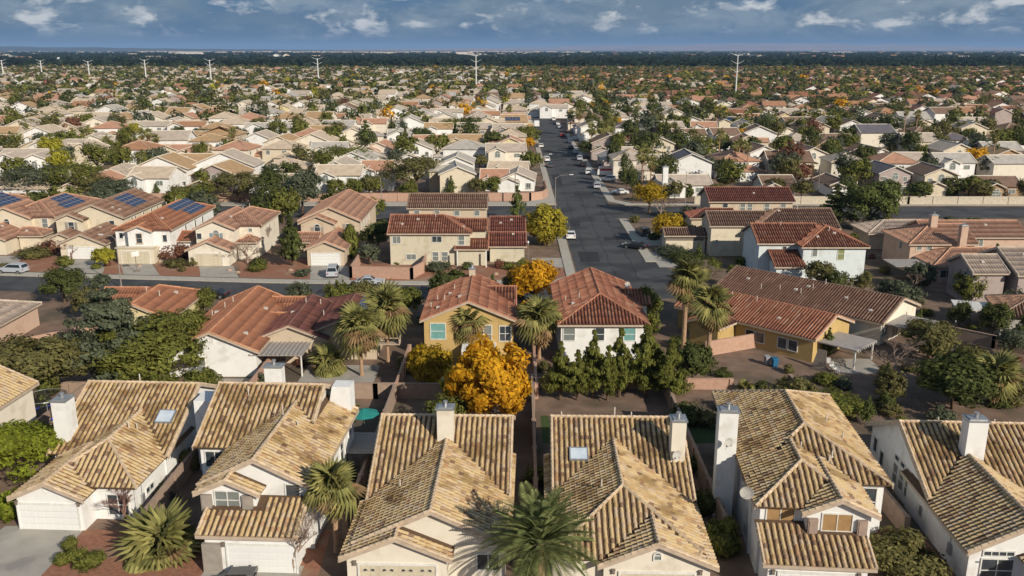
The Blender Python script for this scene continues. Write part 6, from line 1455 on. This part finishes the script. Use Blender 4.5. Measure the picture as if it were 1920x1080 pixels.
ct(400, 558, 175, BLK, 'sedan', 'black car parked behind the orange roof on the near side of the cross street')
ct(1191, 466, 150, BLK, 'sedan', 'black car in the shaded driveway right of the junction')
ct(1205, 440, 100, DGR, 'suv', 'dark grey car further up the shaded driveway right of the junction')
ct(1162, 364, 178, WHT, 'sedan', 'white sedan at the corner beyond the junction')
ct(1140, 340, 176, WHT, 'suv', 'white car in the shade below the camper')
ct(1102, 326, 92, WHT, 'suv', 'white car standing alone in the road left of the camper')
ct(1086, 300, 92, SIL, 'suv', 'silver car parked in shade above the lone white one')
ct(1024, 302, 98, WHT, 'suv', 'white car of the pair parked at the left kerb')
ct(1030, 313, 98, DGR, 'sedan', 'grey green car of the pair parked at the left kerb')
ct(1136, 312, 178, BLK, 'sedan', 'black car directly behind the camper')
ct(1077, 262, 92, WHT, 'sedan', 'white car under the farther street palms')
ct(1074, 247, 92, WHT, 'suv', 'white wagon in a shaded drive near the street palms')
ct(1058, 248, 92, BLK, 'sedan', 'black car parked two thirds up the street')
ct(1049, 240, 92, SIL, 'sedan', 'silver car far up the right kerb')
ct(1046, 234, 92, WHT, 'sedan', 'farthest white car on the right kerb')
ct(1012, 252, 92, BLK, 'sedan', 'black car at the left kerb below the white truck')
ct(1088, 275, 92, BLK, 'suv', 'black car in the deep shade of the street palms')
ct(1070, 279, 92, DGR, 'sedan', 'dark grey car beside the deep palm shade')
for i, (px, py, c_, ty, lb) in enumerate(((1008, 262, SIL, 'sedan', 'silver car at the left kerb, next below the black one'), (1014, 276, WHT, 'hatch', 'small white car at the left kerb, halfway up the street'), (1010, 232, DGR, 'suv', 'dark grey car at the left kerb beyond the white truck'), (1068, 268, BLU, 'suv', 'dark blue car at the right kerb below the farther palms'),
                       (1079, 288, SIL, 'sedan', 'silver sedan at the right kerb opposite the pair of left cars'), (1094, 312, BLK, 'suv', 'black car at the right kerb, shaded, above the lone white one'), (1054, 256, RDC, 'hatch', 'small red car on the right kerb, two thirds up the street'), (1038, 226, WHT, 'van', 'white van near the far end of the right kerb'), (1118, 352, SIL, 'hatch', 'small silver car at the right kerb before the corner sedan'), (1150, 322, SIL, 'suv', 'silver car beside the camper in the shaded drive'))):
    ct(px, py, 92, c_, ty, lb)
xq, yq = at(455, 1085); car(-18.8, 52.6, 92, BLK, 'sedan', 'black car at the bottom edge before the garage with tan shutters above', z=.03)
# white box truck far up the street, camper with red band, yellow truck
def boxy(px, py, ang, L_, Wd, H_, mat, label, cat, name, band=None, z=.02):
    x, y = at(px, py); t = thing(name, label, cat, (x, y, z), math.radians(ang)); mb = MB()
    mb.prism([(-L_ / 2, -Wd / 2, .5), (L_ / 2, -Wd / 2, .5), (L_ / 2, -Wd / 2, H_ * .6), (L_ / 2 - .5, -Wd / 2, H_), (-L_ / 2 + .2, -Wd / 2, H_), (-L_ / 2, -Wd / 2, H_ - .2)], (0, Wd, 0)); ob('body', mb.mesh('body', mat), t)
    if band: b = MB(); b.box(-L_ / 2 + .2, -Wd / 2 - .015, H_ * .62, L_ / 2 - .7, -Wd / 2 + .01, H_ * .86); b.box(-L_ / 2 + .1, Wd / 2 - .01, H_ * .62, L_ / 2 - .7, Wd / 2 + .015, H_ * .86); b.box(-L_ / 2 + .3, -Wd / 2 + .3, H_, L_ / 2 - .8, Wd / 2 - .3, H_ + .06); ob('painted_band', b.mesh('painted_band', band), t)
    g = MB()
    for i in range(4): g.box(-L_ / 2 + .7 + i * 1.0, -Wd / 2 - .025, H_ * .5, -L_ / 2 + 1.3 + i * 1.0, -Wd / 2 + .02, H_ * .6)
    ob('window_glass', g.mesh('window_glass', CGL), t)
    for sx in (-L_ / 3, L_ / 3):
        for sy in (-Wd / 2 + .1, Wd / 2 - .1): w1 = ob('wheel', WH, t, (sx, sy, .34)); ob('rim', WR, w1)
boxy(1138, 330, 176, 5.6, 2.3, 2.7, paint('white', (.72, .72, .72)), 'white camper with a red band parked in the shaded drive right of the street', 'camper', 'camper', paint('red', (.45, .03, .03)))
boxy(1006, 238, 92, 5.5, 2.3, 3.0, paint('white', (.72, .72, .72)), 'white box truck far up the long street at the left kerb', 'truck', 'box_truck')
boxy(1586, 331, 178, 5.0, 2.0, 1.9, paint('yellow', (.62, .50, .03)), 'bright yellow truck parked above the big sunlit pine', 'truck', 'yellow_truck', paint('black', (.02, .02, .025)))

# ================================================================ POLES, TOWERS, SMALL THINGS
def tower(px, base, top_row, label):
    x, y = at(px, base); d = y; zt = CAMH - y * math.tan(PITCH - math.atan((540 - top_row) / FPX)); t = thing('transmission_pole', label, 'pylon', (x, y, 0), 0, 'white power line poles'); k = d / 650
    mb = MB(); mb.tube([(0, 0, 0), (0, 0, zt * .96)], [.62 * k ** .7, .30 * k ** .7], 8); ob('pole', mb.mesh('pole', STEEL), t)
    for i, f in enumerate((.955, .80, .64)):
        a = MB(); w_ = (5.6 if i == 0 else 4.6); r_ = .12 * k ** .7
        for s in (-1, 1): a.tube([(0, 0, zt * f - 1), (s * w_ * .5, 0, zt * f + .1), (s * w_, 0, zt * f + 1.3)], [r_ * 1.5, r_, r_ * .7], 5)
        ob('cross_arm', a.mesh('cross_arm', STEEL), t)
for px, bs, tp, lb in ((8, 152, 111, 'white power pole at the left edge'), (80, 148, 112, 'second white power pole from the left'), (169, 153, 113, 'third white power pole from the left'), (275, 156, 110, 'fourth white power pole from the left'), (397, 164, 110, 'fifth white power pole, above the salmon roofs'),
                       (598, 166, 107, 'sixth white power pole, against the dark tree belt'), (893, 172, 100, 'white power pole near the middle of the picture'), (1378, 192, 98, 'tallest and nearest white power pole, right of the street')): tower(px, bs, tp, lb)
def street_lamp(px, py, h_, label, arm=3.2, s=1):
    x, y = at(px, py); t = thing('street_lamp', label, 'street lamp', (x, y, 0), 0, 'street lamps'); mb = MB(); mb.tube([(0, 0, 0), (0, 0, h_ * .93)], [.10, .06], 8); mb.tube([(0, 0, 0), (0, 0, .35)], .2, 8); ob('pole', mb.mesh('pole', POLE), t)
    a = MB(); a.tube([(0, 0, h_ * .9), (s * arm * .3, 0, h_ * .975), (s * arm, 0, h_)], [.06, .05, .04], 6); ob('arm', a.mesh('arm', POLE), t)
    hd = MB(); hd.prism([(s * arm - .1, -.16, h_ - .04), (s * (arm + .8), -.12, h_ - .04), (s * (arm + .8), .12, h_ - .04), (s * arm - .1, .16, h_ - .04)], (0, 0, .14)); ob('lamp_head', hd.mesh('lamp_head', WTRIM), t)
street_lamp(1041, 398, 8.6, 'curved-arm street lamp at the junction of the long street and the back road')
street_lamp(1018, 352, 9.0, 'street lamp at the left kerb beyond the junction', 1.6)
street_lamp(228, 540, 8.5, 'tall street lamp in front of the white house with the orange roof', 1.8, -1)
street_lamp(716, 392, 8.0, 'street lamp at the pink wall behind the brown roofed house', 1.4, -1)
street_lamp(1284, 388, 9.0, 'slim street lamp left of the dark red roof', 1.6, -1)
street_lamp(535, 395, 9.5, 'street lamp in front of the eucalyptus', 1.2, -1)
def simple_pole(px, py, h_, label, r=.12, mat=None, name='utility_pole'):
    x, y = at(px, py); t = thing(name, label, 'pole', (x, y, 0)); mb = MB(); mb.tube([(0, 0, 0), (0, 0, h_)], [r, r * .8], 8); ob('shaft', mb.mesh('shaft', mat or DTRIM), t); mb = MB(); mb.box(-.3, -.12, h_, .3, .12, h_ + .2); ob('top_box', mb.mesh('top_box', DTRIM), t)
simple_pole(966, 382, 7.6, 'dark pole at the pink wall left of the curved corner'); simple_pole(1533, 366, 7.5, 'thin pole behind the brown roofs left of the yellow truck')
x, y = at(990, 492); t = thing('yard_lamp', 'short black lamp post beside the yellow-green corner tree', 'lamp post', (x, y, 0)); mb = MB(); mb.tube([(0, 0, 0), (0, 0, 3.4)], .07, 6); ob('post', mb.mesh('post', DTRIM), t); mb = MB(); mb.tube([(0, 0, 3.4), (0, 0, 3.7), (0, 0, 3.85)], [.12, .2, .04], 8); ob('lantern', mb.mesh('lantern', WTRIM), t)
# basketball hoop
x, y = at(257, 510); t = thing('basketball_hoop', 'portable basketball hoop on the driveway of the white and orange house', 'basketball hoop', (x, y, 0), math.radians(30))
mb = MB(); mb.box(-.5, -.3, 0, .5, .3, .2); ob('base', mb.mesh('base', DTRIM), t); mb = MB(); mb.tube([(0, 0, .2), (0, .1, 3.0)], .06, 6); ob('post', mb.mesh('post', DTRIM), t); mb = MB(); mb.box(-.6, -.12, 2.7, .6, -.08, 3.5); ob('backboard', mb.mesh('backboard', WTRIM), t)
# trampoline
x, y = at(92, 790); t = thing('trampoline', 'round trampoline with dark safety net and blue rim in the left back yard', 'trampoline', (x, y, 0)); n = 16; rr_ = 2.0
mb = MB(); mb.tube([(math.cos(2 * PI * i / n) * rr_, math.sin(2 * PI * i / n) * rr_, .9) for i in range(n + 1)], .13, 6); ob('rim', mb.mesh('rim', material('blue_pad', (0.02, 0.05, 0.45))), t)
mb = MB(); mb.poly([(math.cos(2 * PI * i / n) * rr_, math.sin(2 * PI * i / n) * rr_, .88) for i in range(n)]); ob('jump_mat', mb.mesh('jump_mat', TYRE), t)
NET = bpy.data.materials.new('dark_net'); NET.use_nodes = True; q = NET.node_tree; q.nodes['Principled BSDF'].inputs['Base Color'].default_value = (.01, .01, .012, 1); q.nodes['Principled BSDF'].inputs['Alpha'].default_value = .55
mb = MB()
for i in range(n):
    a, b = 2 * PI * i / n, 2 * PI * (i + 1) / n; mb.poly([(math.cos(a) * rr_, math.sin(a) * rr_, .9), (math.cos(b) * rr_, math.sin(b) * rr_, .9), (math.cos(b) * rr_, math.sin(b) * rr_, 2.7), (math.cos(a) * rr_, math.sin(a) * rr_, 2.7)])
ob('net', mb.mesh('net', NET), t)
for i in range(6): a = 2 * PI * i / 6; mb = MB(); mb.tube([(math.cos(a) * rr_, math.sin(a) * rr_, 0), (math.cos(a) * rr_, math.sin(a) * rr_, 2.75)], .035, 5); ob('leg', mb.mesh('leg', METAL), t)
mb = MB(); mb.tube([(math.cos(2 * PI * i / n) * rr_, math.sin(2 * PI * i / n) * rr_, 2.72) for i in range(n + 1)], .035, 5); ob('top_hoop', mb.mesh('top_hoop', METAL), t)
# teal sunshade
x, y = at(682, 775, 2.4); t = thing('patio_umbrella', 'teal patio umbrella beside the white house with tan shutters', 'umbrella', (x, y, 0)); mb = MB(); c = (0, 0, 2.9); k = 8; mb.v = [c] + [(math.cos(2 * PI * i / k) * 1.5, math.sin(2 * PI * i / k) * 1.5, 2.35) for i in range(k)]
mb.f = [(0, 1 + i, 1 + (i + 1) % k) for i in range(k)]; mb.m = [0] * k; ob('canopy', mb.mesh('canopy', material('teal_cloth', (0.02, 0.22, 0.20))), t); mb = MB(); mb.tube([(0, 0, 0), (0, 0, 2.9)], .03, 6); ob('pole', mb.mesh('pole', METAL), t)
x, y = at(690, 830, 2.5); t = thing('patio_cover', 'grey slatted patio cover in the gap behind the white house with tan shutters', 'patio cover', (x, y, 0)); 
sl_ = MB(); sl_.box(-1.7, 0, 0, 1.7, .42, .05); sme = sl_.mesh('slat', PATIO)
for i in range(9): ob('slat', sme, t, (0, -2.2 + i * .48, 2.5))
for a, b in ((-1.6, -2.1), (1.6, -2.1), (-1.6, 2), (1.6, 2)): mb = MB(); mb.box(a - .06, b - .06, 0, a + .06, b + .06, 2.5); ob('post', mb.mesh('post', WTRIM), t)
# yard clutter
def bin_(px, py, col, label):
    x, y = at(px, py); t = thing('wheeled_bin', label, 'bin', (x, y, 0), R.uniform(-.4, .4)); mb = MB(); mb.v = []; mb.prism([(-.26, -.3, .05), (.26, -.3, .05), (.32, -.38, 1.0), (-.32, -.38, 1.0)], (0, .66, 0)); ob('body', mb.mesh('body', col), t); mb = MB(); mb.prism([(-.36, -.42, 1.0), (.36, -.42, 1.0), (.34, -.3, 1.1), (-.34, -.3, 1.1)], (0, .8, 0)); ob('lid', mb.mesh('lid', col), t)
bluem = material('blue_plastic', (0.02, 0.13, 0.26)); greym = material('grey_plastic', (0.30, 0.30, 0.32))
bin_(1438, 684, greym, 'grey bin beside the slatted yard wall'); bin_(1452, 688, bluem, 'blue bin right of the grey bin under the window')
def chair(px, py, label):
    x, y = at(px, py); t = thing('garden_chair', label, 'chair', (x, y, 0), R.uniform(-1, 1), 'white garden chairs')
    mb = MB(); mb.box(-.25, -.25, .42, .25, .25, .46); ob('seat', mb.mesh('seat', PATIOW), t); mb = MB(); mb.box(-.25, .22, .46, .25, .26, .95); ob('backrest', mb.mesh('backrest', PATIOW), t)
    lm = MB(); lm.box(-.02, -.02, 0, .02, .02, .42); me = lm.mesh('leg', PATIOW)
    for a in (-.22, .22):
        for b in (-.22, .22): ob('leg', me, t, (a, b, 0))
chair(1560, 694, 'white garden chair at the edge of the patio below the yellow gable'); chair(1568, 700, 'white garden chair nearer the bare yard, right of the other one'); chair(1552, 686, 'white garden chair against the yellow wall')
x, y = at(1535, 692); t = thing('leaning_board', 'dark board leaning against the yellow gable wall', 'board', (x, y, 0), -.7, data=MB().prism([(-.9, 0, 0), (.9, 0, 0), (.5, .6, 2.2), (-.5, .6, 2.2)], (0, .08, 0)).mesh('leaning_board', DTRIM))
# boulders in the red gravel
for i, (px, py) in enumerate(((300, 492), (262, 500), (430, 508), (446, 512), (480, 505), (545, 508), (90, 470), (110, 478), (842, 520), (858, 522), (930, 515))):
    x, y = at(px, py); rb = random.Random(i); V = []; mb = MB()
    for a in range(7):
        for b in range(3): q = 2 * PI * a / 7; rr2 = (.32, .28, .12)[b] * rb.uniform(.8, 1.2); V.append((math.cos(q) * rr2 * 1.4, math.sin(q) * rr2, (0, .22, .38)[b]))
    mb.v = V
    for a in range(7):
        for b in range(2): a2 = (a + 1) % 7; mb.f.append((a * 3 + b, a2 * 3 + b, a2 * 3 + b + 1, a * 3 + b + 1))
    mb.f.append(tuple(a * 3 + 2 for a in range(7))); mb.m = [0] * len(mb.f)
    thing('boulder', 'small pale boulder lying in the red gravel front yards', 'rock', (x, y, 0), 0, 'boulders in the red gravel', data=mb.mesh('boulder', material('boulder_stone', (0.42, 0.30, 0.22))))
print('objects', len(COL.objects), 'tris', sum(len(o.data.polygons) for o in COL.objects if o.type == 'MESH'))
